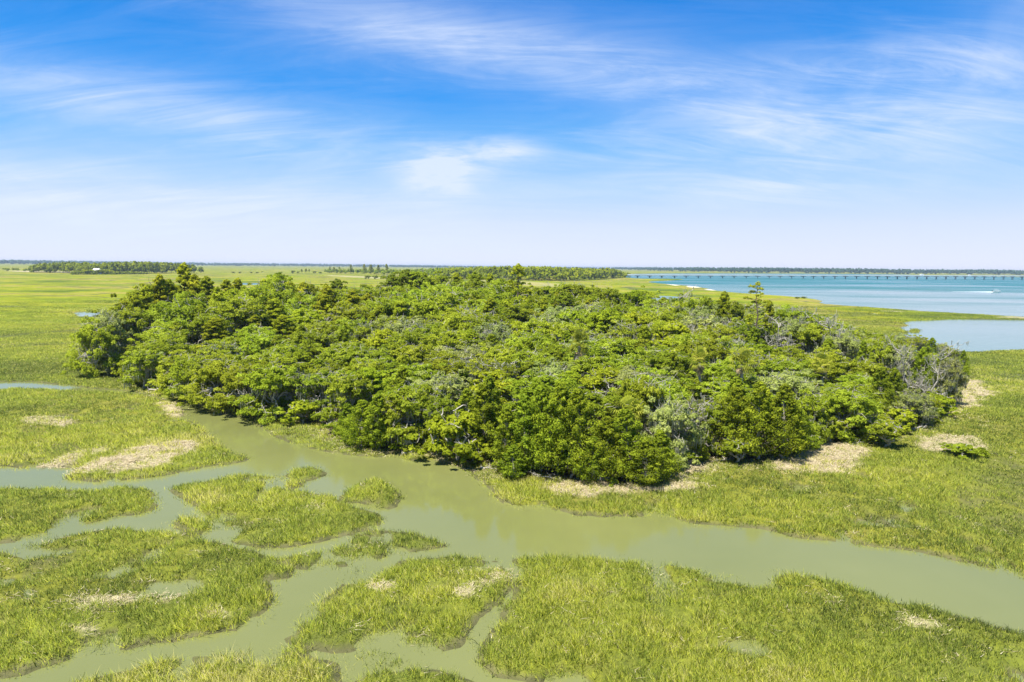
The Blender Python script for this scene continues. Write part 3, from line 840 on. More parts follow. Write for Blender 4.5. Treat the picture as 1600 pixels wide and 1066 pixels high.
KINDS['shrub'] = [gen_broad(2.6, 1.7, 16, 2400, .13, B, MAT['yellow'], base=.4, skirt=.12), gen_broad(2.6, 1.5, 14, 2200, .13, B, MAT['dark'], base=.45, skirt=.05), gen_broad(2.6, 1.8, 16, 2600, .13, B, MAT['oak'], base=.35, skirt=.05), gen_cedar(2.6, 1.3, 2400, .12, MAT['cedar'], .3)]
KINDS['palm'] = [gen_palm(5.5), gen_palm(5.0)]
KINDS['snag'] = [gen_snag(7, 2.4, 11, 2, 'bark'), gen_snag(7, 2.0, 9, 0, 'bark'), gen_snag(7, 2.8, 13, 3, 'bark')]
KINDS['drift'] = [gen_drift(6), gen_drift(4.5), gen_drift(5)]
NAME = dict(oak='live_oak', mossoak='mossy_oak', bright='broadleaf_tree', tall='tall_hardwood', cedar='cedar_tree', pine='pine_tree', lonepine='lone_pine', shrub='shrub', palm='cabbage_palm', snag='dead_tree', drift='driftwood')
CAT = dict(oak='oak', mossoak='oak', bright='tree', tall='tree', cedar='cedar', pine='pine tree', lonepine='pine tree', shrub='shrub', palm='palm tree', snag='dead tree', drift='driftwood')
PROTO = {}
PLACED = []          # (object, kind, x, y, height, variant)


def copy_tree(o, parent=None):
    c = o.copy(); COL.objects.link(c)
    if parent is not None: c.parent = parent
    for ch in list(o.children): copy_tree(ch, c)
    return c


def put(kind, xy, h, variant=None, wide=1.0, rot=None, z=None, label=None, group=None):
    vs = KINDS[kind]
    v = int(rng.integers(len(vs))) if variant is None else variant % len(vs)
    H, parts = vs[v]
    if (kind, v) not in PROTO:
        if len(parts) == 1:
            o = link(NAME[kind], parts[0][1])
        else:
            o = link(NAME[kind], None)
            for nm, me in parts: link(nm, me, o)
        PROTO[(kind, v)] = o
    else:
        o = copy_tree(PROTO[(kind, v)])
    s = h / H
    w = s ** .6 * wide if kind != 'drift' else s
    o.location = (xy[0], xy[1], ZG(xy) if z is None else z)
    o.rotation_euler = (0, 0, rng.uniform(0, 6.28) if rot is None else rot)
    a_ = rng.uniform(.88, 1.13)
    o.scale = (w * a_, w / a_, s)
    o['category'] = CAT[kind]
    if label: o['label'] = label
    elif 'label' in o: del o['label']
    if group: o['group'] = group
    elif 'group' in o: del o['group']
    PLACED.append([o, kind, xy[0], xy[1], h, v])
    return o


def ZG(xy):
    i = float(sdist(ISLAND, np.array([xy]))[0])
    return .27 + min(.9, i * .05) if i > 1.5 else max(.02, float(fields(np.array([xy]))[2][0])) - .03


# front edge, photo pixel of the foot, height, kind, width factor
FRONT = [
    (176, 550, 8.0, 'mossoak', 1.0), (166, 543, 7.0, 'oak', .7), (186, 572, 6.4, 'cedar', 1.08), (202, 582, 6.0, 'mossoak', .8), (226, 609, 7.2, 'oak', .8), (212, 600, 6.4, 'cedar', 1.08), (248, 602, 5.5, 'mossoak', .7),
    (300, 625, 7.0, 'oak', .9), (325, 632, 7.4, 'oak', .8), (352, 640, 7.6, 'oak', .95), (388, 648, 7.2, 'oak', .85), (425, 656, 7.6, 'oak', .95), (455, 650, 6.4, 'oak', .6),
    (505, 652, 6.6, 'mossoak', 1.15), (545, 668, 7.4, 'oak', .8), (545, 692, 4.5, 'cedar', 1.08), (566, 702, 5.5, 'cedar', 1.03), (592, 706, 6.6, 'cedar', 0.99), (615, 700, 6.6, 'oak', .75), (640, 698, 7.4, 'oak', .85), (668, 694, 7.0, 'mossoak', .75), (690, 702, 6.4, 'oak', .7),
    (716, 722, 5.4, 'shrub', 1.3), (730, 712, 7.2, 'cedar', 0.99), (756, 722, 8.3, 'cedar', 1.08), (790, 742, 6.8, 'cedar', 1.03), (820, 744, 8.1, 'cedar', 0.99), (846, 742, 8.9, 'cedar', 0.90),
    (872, 746, 9.5, 'cedar', 0.95), (904, 748, 8.9, 'cedar', 0.90), (800, 752, 3.4, 'cedar', 1.17), (925, 758, 4.5, 'cedar', 1.08), (948, 754, 6.4, 'cedar', 1.03), (978, 752, 7.0, 'cedar', 1.08), (1008, 762, 4.7, 'cedar', 1.17), (1034, 752, 4.9, 'cedar', 0.99),
    (1046, 728, 7.0, 'mossoak', .8), (1062, 716, 6.2, 'snag', 1.1), (1115, 712, 6.2, 'oak', .7), (1150, 716, 7.8, 'cedar', 1.08), (1185, 722, 8.7, 'cedar', 1.12), (1222, 722, 8.3, 'cedar', 1.08), (1150, 728, 2.6, 'shrub', 1.2), (1243, 716, 5.5, 'cedar', 0.90),
    (1262, 695, 6.4, 'oak', .6), (1280, 688, 5.4, 'bright', .8), (1318, 688, 6.6, 'oak', .85), (1340, 684, 5.6, 'oak', .75), (1298, 694, 3.0, 'shrub', 1.0), (1382, 702, 2.9, 'shrub', 1.35), (1356, 696, 1.8, 'shrub', 1.0), (1262, 706, 1.8, 'shrub', 1.1),
    (1428, 670, 4.8, 'mossoak', .7), (1445, 664, 4.0, 'oak', .65), (1407, 642, 5.6, 'snag', .7), (1448, 634, 5.6, 'snag', .8), (1395, 650, 6.6, 'cedar', 0.99), (1370, 655, 7.0, 'cedar', 0.99),
    (1425, 625, 5.0, 'oak', .6), (1435, 606, 5.4, 'bright', .75), (1460, 596, 5.2, 'mossoak', .8), (1478, 592, 3.0, 'shrub', 1.2), (1502, 588, 5.1, 'cedar', 0.72), (1490, 578, 4.6, 'mossoak', .6), (1508, 591, 2.0, 'shrub', .8), (1470, 572, 5.0, 'mossoak', .65), (1455, 572, 5.9, 'cedar', 0.99), (1430, 566, 6.0, 'mossoak', .8),
    (1500, 716, 1.5, 'shrub', 1.4), (1532, 716, 1.0, 'shrub', 1.2),
    (700, 716, 3.4, 'palm', .9), (982, 722, 6.2, 'palm', 1.0), (1090, 706, 5.4, 'palm', 1.05), (1282, 640, 7.2, 'palm', .8), (1095, 655, 8.6, 'palm', .75), (1152, 660, 8.8, 'palm', .8), (905, 628, 9.8, 'palm', .75), (995, 700, 8.0, 'oak', .8),
]
# outline trees: photo column, photo row of the top, ground distance, kind
TOPS = [
    (146, 500, 152, 'oak', .65), (162, 484, 158, 'mossoak', .75), (172, 476, 166, 'oak', .8), (196, 474, 164, 'oak', .9), (214, 462, 176, 'pine', .9), (232, 446, 184, 'pine', 1.0), (250, 432, 192, 'pine', 1.0), (268, 440, 196, 'pine', 1.0), (287, 415, 202, 'pine', 1.0), (305, 432, 200, 'pine', 1.05),
    (325, 436, 196, 'pine', 1.1), (348, 440, 204, 'pine', 1.0), (368, 438, 208, 'pine', 1.0), (392, 446, 206, 'tall', 1.0), (412, 440, 210, 'pine', 1.0), (434, 429, 212, 'tall', 1.0), (456, 446, 214, 'tall', .9), (484, 442, 214, 'tall', 1.0), (508, 446, 210, 'pine', .95), (528, 439, 214, 'tall', .85), (552, 450, 210, 'tall', .85), (575, 466, 204, 'oak', .9), (592, 452, 212, 'tall', .9),
    (612, 432, 214, 'tall', 1.0), (634, 424, 216, 'tall', 1.15), (660, 422, 214, 'tall', 1.2), (686, 427, 216, 'tall', 1.1), (704, 440, 206, 'tall', 1.1), (715, 430, 220, 'pine', 1.1), (742, 428, 218, 'tall', 1.0), (768, 430, 214, 'pine', .95), (790, 438, 210, 'tall', .9), (830, 446, 208, 'tall', .9), (855, 446, 206, 'tall', 1.0), (880, 442, 198, 'tall', 1.05), (905, 443, 192, 'tall', 1.1), (932, 447, 188, 'tall', .95), (953, 450, 184, 'tall', .85),
    (975, 479, 180, 'oak', .9), (1000, 484, 172, 'bright', 1.0), (1030, 481, 168, 'oak', .9), (1056, 479, 168, 'mossoak', .9), (1078, 475, 168, 'cedar', 1.0), (1105, 470, 164, 'tall', .7), (1130, 460, 160, 'pine', .75), (1150, 476, 158, 'tall', .7), (1205, 474, 156, 'pine', .7), (1222, 492, 152, 'cedar', 1.0), (1248, 502, 150, 'mossoak', .9), (1275, 506, 148, 'oak', .9),
    (1322, 522, 142, 'mossoak', .8), (1350, 538, 136, 'cedar', .8), (1386, 527, 136, 'oak', .7), (1412, 541, 134, 'mossoak', .65), (1440, 544, 132, 'cedar', .8), (1472, 549, 132, 'cedar', .8), (1488, 556, 130, 'mossoak', .55), (1425, 548, 128, 'snag', .9), (1462, 552, 126, 'snag', .8),
]
SPECIAL = [(808, 414, 178, 'lonepine', 0, .95), (1183, 443, 146, 'lonepine', 1, 1.0), (1310, 508, 146, 'snag', 2, 1.4), (1225, 508, 140, 'snag', 0, 1.1), (1060, 464, 165, 'snag', 0, 1.1),
           (640, 548, 122, 'snag', 0, 1.1), (1010, 600, 84, 'snag', 0, 1.1), (960, 604, 92, 'snag', 1, 1.1), (490, 570, 132, 'snag', 2, 1.1), (775, 500, 150, 'snag', 2, 1.3)]

for px, py, h, k, w in FRONT: put(k, G(px, py), h, wide=w)
for px, py, D, k, w in TOPS:
    xy, top = AZ(px, py, D)
    put(k, xy, max(3, top - .6), wide=w)
for px, py, D, k, v, w in SPECIAL:
    xy, top = AZ(px, py, D)
    put(k, xy, max(3, top - .6), variant=v, wide=w)

# the canopy between: rows filled in the world, height from the trees already standing round
ref = np.array([[p[2], p[3], p[4]] for p in PLACED if p[1] not in ('shrub', 'palm', 'snag', 'lonepine', 'drift')])


def canopy_h(x, y):
    d2 = (ref[:, 0] - x) ** 2 + (ref[:, 1] - y) ** 2
    w = 1 / (d2 + 30) ** 1.5
    return float((w * ref[:, 2]).sum() / w.sum())


taken = [(p[2], p[3], 2.6 if p[1] in ('cedar', 'shrub', 'snag', 'palm') else 3.4) for p in PLACED]
lo = ISLAND.min(0); hi = ISLAND.max(0)
C = rng.uniform(lo, hi, (9000, 2))
C = C[(sdist(ISLAND, C) > 2.5)]
C = C[np.hypot(C[:, 0], C[:, 1]) < 205]
nfill = 0
for x, y in C:
    r_ = math.hypot(x, y)
    need = 2.7 if r_ < 125 else 3.2
    if any((x - a) ** 2 + (y - b) ** 2 < (need + c) ** 2 * .80 for a, b, c in taken): continue
    h = canopy_h(x, y) * rng.uniform(.80, 1.06)
    if math.degrees(math.atan2(x, y)) > 25.5:
        if rng.random() < .4: continue
        h *= .8
    u = rng.random()
    left = x < -30 and r_ > 150
    if left: k = 'pine' if u < .55 else 'oak' if u < .85 else 'bright'
    elif h > 12.5: k = 'tall' if u < .40 else 'pine' if u < .55 else 'bright' if u < .66 else 'oak'
    else: k = 'oak' if u < .48 else 'mossoak' if u < .74 else 'cedar' if u < .91 else 'bright'
    put(k, (x, y), min(h, 9.5) if k == 'cedar' else h, wide=rng.uniform(1.0, 1.22))
    taken.append((x, y, need)); nfill += 1
# low growth along the edge of the wood, leaves down to the ground
E = ISLAND; seg = np.linalg.norm(np.roll(E, -1, 0) - E, axis=1); cum = np.concatenate([[0], np.cumsum(seg)]); tot = cum[-1]
t = 0.0; CLEARING = poly([(1195, 735), (1250, 690), (1345, 690), (1350, 740)])
while t < tot:
    i = min(len(E) - 1, int(np.searchsorted(cum, t, 'right') - 1)); q = E[i] + (np.roll(E, -1, 0)[i] - E[i]) * (t - cum[i]) / max(seg[i], 1e-6)
    t += rng.uniform(2.2, 4.6)
    az_ = math.degrees(math.atan2(q[0], q[1]))
    if math.hypot(*q) > 158: continue
    c = q * (1 + rng.uniform(.2, 2.2) / np.linalg.norm(q))
    if -6 < az_ < 14.5 and rng.random() < .6: continue
    if sdist(CLEARING, np.array([c]))[0] > 0: continue
    put('shrub', c, rng.uniform(1.4, 3.4), wide=rng.uniform(.85, 1.25))
print('fill', nfill, 'placed', len(PLACED))
from collections import Counter
print(Counter(p[1] for p in PLACED))

for px, py, h, v, rot in [(262, 612, 0.95, 0, .4), (258, 600, 0.80, 1, 2.2), (272, 606, 0.70, 2, 1.2), (648, 712, 0.54, 1, .3), (690, 714, 0.43, 2, .1), (765, 738, 0.50, 1, -.5), (945, 757, 0.58, 0, .2), (855, 753, 0.50, 2, 3.0),
                          (1135, 724, 0.54, 1, .2), (1345, 697, 0.50, 2, .1), (1432, 676, 0.65, 0, .5), (480, 660, 0.43, 1, .8), (1400, 664, 0.43, 2, 2.5), (320, 575, 0.65, 0, .9)]:
    put('drift', G(px, py), h, variant=v, rot=rot, z=ZG(G(px, py)) + .05)


# ------------------------------------------------------------------ far woods, bridge, boat, house
def far_tree(cr, tr, x, y, z, h, w, n, leaf, conifer):
    t0 = rng.normal(.5, .16)
    if conifer:
        f = rng.uniform(0, 1, n); zz = h * (.35 + .65 * f); a = rng.uniform(0, 6.28, n); rad = w * (1 - f ** 1.5 * .8) * np.sqrt(rng.uniform(.2, 1, n)) * (.6 + .4 * np.sin(f * 22 + x) ** 2)
        d = np.stack([np.cos(a) * rad, np.sin(a) * rad, zz], 1); soft = np.stack([np.cos(a), np.sin(a), np.full(n, .6)], 1)
    else:
        u = dirs(n, -.5); rad = 1 - np.abs(rng.normal(size=n)) * .22
        lump = 1 + .25 * np.sin(u[:, 0] * 5 + x) * np.sin(u[:, 1] * 5 + y)
        d = u * (rad * lump)[:, None] * [w, w, h * .36] + [0, 0, h * .62]; soft = u + [0, 0, .35]
    c = np.array([x, y, z]) + d
    cr.leaves(c, soft + rng.normal(size=(n, 3)) * .6, leaf * rng.uniform(.7, 1.3, n), np.clip(t0 + rng.normal(size=n) * .15, 0, 1), .7, soft + rng.normal(size=(n, 3)) * .2)
    tr.tube([(x, y, z - .5), (x + rng.normal() * .3, y, z + h * .75)], [.16, .08], 3)


def wood(name, label, cols, n, mat, leaf, nleaf, con, depth, cat='wood'):
    """trees standing in a belt: cols = [(px, base row, top row)], depth in metres behind the front edge"""
    cr = MB(); tr = MB(); cols = np.array(cols, float)
    for i in range(n):
        px = rng.uniform(cols[0, 0], cols[-1, 0]); yb = np.interp(px, cols[:, 0], cols[:, 1]); yt = np.interp(px, cols[:, 0], cols[:, 2])
        D = np.linalg.norm(G(px, yb)); q = rng.uniform() ** 1.4 * depth
        xy, top = AZ(px, yt, D + q * .4)
        xy = xy * (D + q) / (D + q * .4)
        h = max(2.0, top * rng.uniform(.72, 1.02))
        if q < depth * .06: h *= rng.uniform(.3, .8)
        far_tree(cr, tr, xy[0], xy[1], .2, h, h * rng.uniform(.17, .27) + 1.0, nleaf, leaf, rng.random() < con)
    o = link(name, None)
    tag(o, label, cat, kind='stuff')
    tag(link('crowns', cr.mesh('crowns', [mat]), o), kind='stuff')
    tag(link('trunks', tr.mesh('trunks', [MAT['pinebark']]), o), kind='stuff')
    return o


wood('pine_wood', 'belt of tall pines on the marsh at the far left', [(46, 426, 416), (62, 426.5, 412), (90, 427, 409.5), (130, 428, 410), (150, 428.5, 411), (190, 428, 409), (240, 428, 409), (275, 427.5, 411.5), (305, 427.5, 414)], 520, MAT['farleaf'], 1.9, 90, .35, 110)
wood('scrub_belt', 'low grey green scrub on the marsh left of the pine belt', [(-60, 423.5, 417.5), (0, 424, 418), (50, 424.5, 420), (62, 425, 422)], 46, MAT['farleaf'], 1.1, 50, 0, 60)
wood('low_scrub', 'low dark scrub along the foot of the far pine belt', [(112, 429.5, 425), (135, 429.6, 421.2), (170, 429.4, 421.2), (180, 429.5, 424.5), (230, 428.6, 426)], 260, MAT['farleaf'], 1.3, 60, 0, 30)
wood('hammock_wood', 'wooded hammock beyond the island with pale trunks', [(508, 427, 421), (540, 428, 420.5), (580, 429, 420.5), (620, 432, 421.5), (660, 434, 420), (700, 436, 418.5)], 200, MAT['farleaf'], 1.5, 80, .35, 140)
wood('creekside_wood', 'broad wood beyond the island running down to the bay', [(690, 436, 418), (720, 437, 417.5), (760, 438, 416.5), (820, 439, 416.2), (870, 439.5, 416.8), (905, 439.5, 418.6), (930, 438, 419.5), (950, 436.4, 419), (965, 435.2, 422), (985, 434, 428)], 620, MAT['farleaf'], 1.9, 90, .25, 190)
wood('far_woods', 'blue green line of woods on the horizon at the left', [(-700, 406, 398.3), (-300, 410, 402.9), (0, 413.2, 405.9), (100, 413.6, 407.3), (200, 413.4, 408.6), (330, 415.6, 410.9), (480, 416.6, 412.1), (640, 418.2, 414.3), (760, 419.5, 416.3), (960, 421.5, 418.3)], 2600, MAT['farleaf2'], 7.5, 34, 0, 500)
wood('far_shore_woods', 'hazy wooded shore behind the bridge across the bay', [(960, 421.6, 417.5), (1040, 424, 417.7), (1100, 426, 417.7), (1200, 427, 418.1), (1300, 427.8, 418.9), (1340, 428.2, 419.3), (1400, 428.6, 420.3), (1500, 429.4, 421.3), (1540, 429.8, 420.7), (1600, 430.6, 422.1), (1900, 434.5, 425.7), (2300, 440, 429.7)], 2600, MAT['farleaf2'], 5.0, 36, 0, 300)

# single trees and bushes out on the far marsh
FAR_SINGLES = [(548, 428, 413.5, 'pine'), (569, 429, 412.8, 'pine'), (579, 429.5, 413.6, 'pine'), (591, 430, 413.8, 'pine'), (605, 430.5, 412.6, 'pine'), (515, 427, 416.6, 'pine'), (522, 427, 417, 'pine'), (531, 427, 416.6, 'pine'),
               (472, 427.5, 420.4, 'pine'), (478, 427.5, 419.8, 'pine'), (483, 427.5, 420.6, 'pine'), (314, 427, 416, 'tall')]
FAR_BUSH = [(575, 436.4, 431), (586, 436.6, 430.4), (598, 436.2, 431), (608, 436, 430.5), (458, 427.4, 423.2), (466, 427.2, 424.4), (492, 427.6, 424), (500, 427.8, 425), (440, 426.6, 424.8), (410, 425.8, 424.4), (364, 427.2, 424.6), (375, 427.4, 425), (392, 427.2, 424.8), (402, 427.3, 425.2), (1246, 467.6, 464.6), (1256, 467.2, 465.2)]
FARP = []
for px, yb, yt, k in FAR_SINGLES:
    g_ = G(px, yb); xy, top = AZ(px, yt, np.linalg.norm(g_))
    o = put(k, g_, max(4, top), wide=1.25, z=.2); PLACED.pop(); FARP.append((px, o, 'tree'))
for px, yb, yt in FAR_BUSH:
    g_ = G(px, yb); xy, top = AZ(px, yt, np.linalg.norm(g_))
    o = put('shrub', g_, max(1.5, top), variant=1, wide=2.0, z=.2); PLACED.pop(); FARP.append((px, o, 'bush'))

MAT['concrete'] = plain_mat('bridge_concrete', (.82, .80, .75), .85, .10, .05)
MAT['darkconcrete'] = plain_mat('pier_concrete', (.24, .23, .21), .9, .15, .3)
MAT['white'] = plain_mat('white_paint', (.8, .8, .78), .4, .04)
MAT['glass'] = plain_mat('dark_window', (.03, .035, .04), .1, .1)
MAT['tyre'] = plain_mat('black_rubber', (.02, .02, .02), .8, .1)
MAT['foam'] = plain_mat('white_foam', (.78, .82, .83), .9, .12, .8)
MAT['roof'] = plain_mat('pale_roof', (.72, .69, .64), .7, .08)
MAT['wall'] = plain_mat('cream_wall', (.55, .52, .46), .8, .08)


def build_bridge():
    a = G(1015, 434.2); b = G(1600, 437.2)
    za = AZ(1015, 429.6, np.linalg.norm(a))[1]; zb = AZ(1600, 431.3, np.linalg.norm(b))[1]
    L = np.linalg.norm(b - a); d = (b - a) / L; ang = math.atan2(d[1], d[0])
    root = link('highway_bridge', None)
    root.location = (a[0], a[1], 0); root.rotation_euler = (0, 0, ang)
    tag(root, 'long low concrete road bridge crossing the bay on paired piers', 'bridge')

    def zt(s): return za + (zb - za) * np.clip(s / L, -.15, 1.15)

    def along(s0, s1, y0, y1, dz0, dz1, n=24):
        S = np.linspace(s0, s1, n); V = []; Q = []
        for s in S:
            V += [(s, y0, zt(s) + dz0), (s, y1, zt(s) + dz0), (s, y1, zt(s) + dz1), (s, y0, zt(s) + dz1)]
        for i in range(n - 1):
            for k in range(4): Q.append((i * 4 + k, i * 4 + (k + 1) % 4, i * 4 + 4 + (k + 1) % 4, i * 4 + 4 + k))
        Q += [(0, 1, 2, 3), (4 * n - 1, 4 * n - 2, 4 * n - 3, 4 * n - 4)]
        return V, Q
    s0, s1 = -95, L + 560
    for nm, y0, y1, z0, z1, mt in (('deck', -6.0, 6.0, -.35, 0, 'concrete'), ('girder', -5.2, 5.2, -1.9, -.352, 'darkconcrete'), ('parapet', -6.25, -5.95, -1.5, 1.3, 'concrete'), ('parapet', 5.95, 6.25, -1.5, 1.3, 'concrete')):
        m = MB(); V, Q = along(s0, s1, y0, y1, z0, z1); m.add(V, Q); link(nm, m.mesh(nm, [MAT[mt]]), root)
    cols = [977, 996, 1015, 1034, 1054, 1072, 1091, 1110, 1129, 1147, 1166, 1184, 1202, 1219, 1237, 1255, 1271, 1287, 1304.5, 1321, 1338.5, 1355, 1371, 1386.5, 1402, 1417, 1433, 1448, 1463, 1478, 1493, 1508, 1523, 1538, 1553, 1568, 1582, 1597, 1612, 1626, 1640, 1654, 1668]
    for px in cols:
        v, _ = AZ(px, 435, 1.0)
        A2 = np.array([[d[0], -v[0]], [d[1], -v[1]]]); s = float(np.linalg.solve(A2, -a)[0])
        z = zt(s) - 1.9; m = MB()
        m.box((s - 3.9, -4.9, z - 1.3), (s + 3.9, 4.9, z))
        for cx, cy_ in ((-2.9, -3.6), (2.9, 3.6)):
            m.tube([(s + cx, cy_, -2), (s + cx, cy_, z - 1.25)], .8, 8)
        link('pier', m.mesh('pier', [MAT['darkconcrete']]), root)

    def vehicle(px, label, name, cat, ln, h):
        v, _ = AZ(px, 430, 1.0); s = float(np.linalg.solve(np.array([[d[0], -v[0]], [d[1], -v[1]]]), -a)[0])
        r = link(name, None); p = a + d * s - np.array([-d[1], d[0]]) * 3.0
        r.location = (p[0], p[1], float(zt(s)) + .02); r.rotation_euler = (0, 0, ang); tag(r, label, cat)
        m = MB(); m.box((-ln / 2, -1.2, .9), (ln * .24, 1.2, h)); link('cargo_box', m.mesh('cargo_box', [MAT['white']]), r)
        m = MB(); m.box((ln * .27, -1.15, .7), (ln * .5, 1.15, h * .78)); m.box((ln * .44, -1.05, h * .5), (ln * .505, 1.05, h * .74)); link('cab', m.mesh('cab', [MAT['white']]), r)
        for x in (-ln * .36, -ln * .22, ln * .38):
            for y in (-1.1, 1.1):
                m = MB(); m.tube([(x, y - .15, .5), (x, y + .15, .5)], .5, 12); link('wheel', m.mesh('wheel', [MAT['tyre']]), r)
    vehicle(1439, 'white box lorry crossing the bridge near its middle', 'box_lorry', 'lorry', 13, 3.9)
    vehicle(1513, 'small white delivery van crossing the bridge near its right end', 'delivery_van', 'van', 7, 3.0)


build_bridge()


def build_boat():
    p = G(1557, 456.8)
    r = link('motorboat', None); r.location = (p[0], p[1], .0); r.rotation_euler = (0, 0, R(-6)); r.scale = (1.35,) * 3
    tag(r, 'small white motorboat speeding over the blue bay ahead of its wake', 'boat')
    m = MB(); S = []
    for x, w, zk, zg in ((-3, 1.1, -.1, .75), (-1.5, 1.2, -.2, .8), (.5, 1.2, -.2, .9), (2.0, .85, -.05, 1.05), (3.2, .06, .5, 1.25)):
        S.append([(x, -w, zg), (x, -w * .8, zk + .25), (x, 0, zk), (x, w * .8, zk + .25), (x, w, zg), (x, w * .85, zg - .25), (x, -w * .85, zg - .25)])
    V = [q for s in S for q in s]; Q = [(i * 7 + k, i * 7 + (k + 1) % 7, i * 7 + 7 + (k + 1) % 7, i * 7 + 7 + k) for i in range(4) for k in range(7)]
    m.add(V, Q); m.add(S[0], [(0, 1, 2, 6), (2, 3, 4, 5)]); m.add([S[0][2], S[0][5], S[0][6]], None, [(0, 1, 2)])
    link('hull', m.mesh('hull', [MAT['white']]), r)
    m = MB(); m.box((-.5, -.45, .55), (.4, .45, 1.45)); m.add([(.1, -.45, 1.45), (.1, .45, 1.45), (-.15, .4, 1.9), (-.15, -.4, 1.9)], [(0, 1, 2, 3)]); link('console', m.mesh('console', [MAT['white']]), r)
    m = MB(); m.box((-1.3, -.9, 2.35), (.8, .9, 2.47)); link('canopy', m.mesh('canopy', [MAT['white']]), r)
    for x in (-1.1, .6):
        for y in (-.75, .75):
            m = MB(); m.tube([(x, y, .6), (x, y, 2.36)], .05, 6); link('post', m.mesh('post', [MAT['concrete']]), r)
    m = MB(); m.box((-3.5, -.3, .3), (-3.02, .3, 1.3)); m.tube([(-3.3, 0, .35), (-3.35, 0, -.5)], .12, 6); link('outboard_motor', m.mesh('outboard_motor', [MAT['tyre']]), r)
    # foam of the wake, a low ridge on the water
    m = MB(); n = 40; V = []; Q = []
    dx, dy = math.cos(R(174)), math.sin(R(174))
    for i in range(n):
        s = i / (n - 1); l = 3 + s * 42; w = .9 + s * 1.6 + .35 * math.sin(i * 2.1); hh = .55 * (1 - s) ** 1.5 + .06
        c = np.array([p[0] + dx * l, p[1] + dy * l]); nx, ny = -dy, dx
        V += [(c[0] - nx * w, c[1] - ny * w, .012), (c[0], c[1], hh), (c[0] + nx * w, c[1] + ny * w, .012)]
        if i < n - 1: Q += [(3 * i, 3 * i + 3, 3 * i + 4, 3 * i + 1), (3 * i + 1, 3 * i + 4, 3 * i + 5, 3 * i + 2)]
    m.add(V, Q)
    tag(link('boat_wake', m.mesh('boat_wake', [MAT['foam']], True)), 'white foam wake trailing left behind the motorboat', 'wake', kind='stuff')


build_boat()


def build_house():
    p, top = AZ(151, 419.3, float(np.linalg.norm(G(151, 428.7))) + 12)
    r = link('white_house', None); r.location = (p[0], p[1], .3); r.rotation_euler = (0, 0, R(4)); tag(r, 'pale roofed house standing in front of the far pine belt', 'house')
    h = top - .3; e = h * .68
    m = MB(); m.box((-6, -4, 0), (6, 4, e)); link('wall', m.mesh('wall', [MAT['wall']]), r)
    m = MB(); m.add([(-6.6, -4.7, e - .2), (6.6, -4.7, e - .2), (6.6, 4.7, e - .2), (-6.6, 4.7, e - .2), (-5, 0, h), (5, 0, h)], [(0, 1, 5, 4), (2, 3, 4, 5), (0, 3, 2, 1)], [(1, 2, 5), (3, 0, 4)]); link('roof', m.mesh('roof', [MAT['roof']]), r)
    for x in (-4.6, -2.2, 2.2, 4.6):
        m = MB(); m.box((x - .6, -4.06, e * .55), (x + .6, -3.9, e * .82)); link('window', m.mesh('window', [MAT['glass']]), r)
    m = MB(); m.box((-.6, -4.06, 0.02), (.6, -3.9, 2.2)); link('door', m.mesh('door', [MAT['glass']]), r)


build_house()

# ------------------------------------------------------------------ labels
LOOK = dict(oak=['rounded green', 'wide spreading green', 'open airy green', 'low skirted green'], mossoak=['silvery mossy', 'grey green mossy', 'thin crowned mossy'],
            bright=['yellow green leafy', 'slim yellow green'], tall=['dark tall leafy', 'full tall green', 'narrow tall dark'], cedar=['dense olive', 'slender olive', 'broad olive', 'ragged olive'],
            pine=['yellowish tall', 'slim tall', 'bushy tall', 'open tall'], lonepine=['straight bare stemmed', 'scraggly thin crowned'], shrub=['yellow green rounded', 'small dark leafy', 'broad green', 'low olive'],
            palm=['shaggy fan leaved', 'short fan leaved'], snag=['bare grey', 'leafless brown', 'moss hung bare'], drift=['long branching bleached', 'short bleached', 'tangled bleached'])
WORD = dict(oak='oak', mossoak='oak', bright='tree', tall='hardwood', cedar='cedar', pine='pine', lonepine='pine', shrub='shrub', palm='palm', snag='dead tree', drift='driftwood log')
MARKS = [('driftwood tangle at the creek head', G(262, 612)), ('pond on the left', AZ(130, 490, 290)[0]), ('highest pine at the left', AZ(287, 415, 202)[0]),
         ('silver oak on the creek bank', G(505, 652)), ('creekside grass bank', G(470, 690)), ('midstream bend of the creek', G(720, 735)), ('shaggy palm on the bank', G(700, 716)), ('lone pine on the skyline', AZ(808, 414, 178)[0]),
         ('dark crown highest at the back', AZ(650, 422, 214)[0]), ('palm over the straw strip', G(1090, 706)), ('palm among front cedars', G(982, 722)), ('bare tree by the straw strip', G(1062, 716)), ('sandy clearing', G(1300, 712)),
         ('scraggly pine on the right', AZ(1183, 443, 146)[0]), ('big bare tree near the cove', AZ(1310, 506, 146)[0]), ('straw flat at the right', G(1500, 620)), ('palm above the sandy clearing', G(1282, 640)),
         ('back creek behind the island', AZ(1030, 470, 190)[0]), ('bare tree amid the canopy', AZ(640, 548, 122)[0]), ('grey snag left of centre', AZ(490, 570, 132)[0]), ('tall palm amid the canopy', G(905, 628)), ('marsh gap at the back', AZ(572, 466, 210)[0])]
ORD = ['nearest', 'second', 'third', 'fourth', 'fifth', 'sixth', 'seventh', 'eighth', 'ninth', 'tenth']
GROUP = dict(oak='live oaks on the island', mossoak='mossy oaks on the island', bright='leafy trees on the island', tall='tall hardwoods at the back of the island', cedar='cedars on the island', pine='pines on the island', lonepine='emergent pines',
             shrub='shrubs round the island', palm='cabbage palms on the island', snag='dead trees on the island', drift='driftwood along the bank')
cells = {}
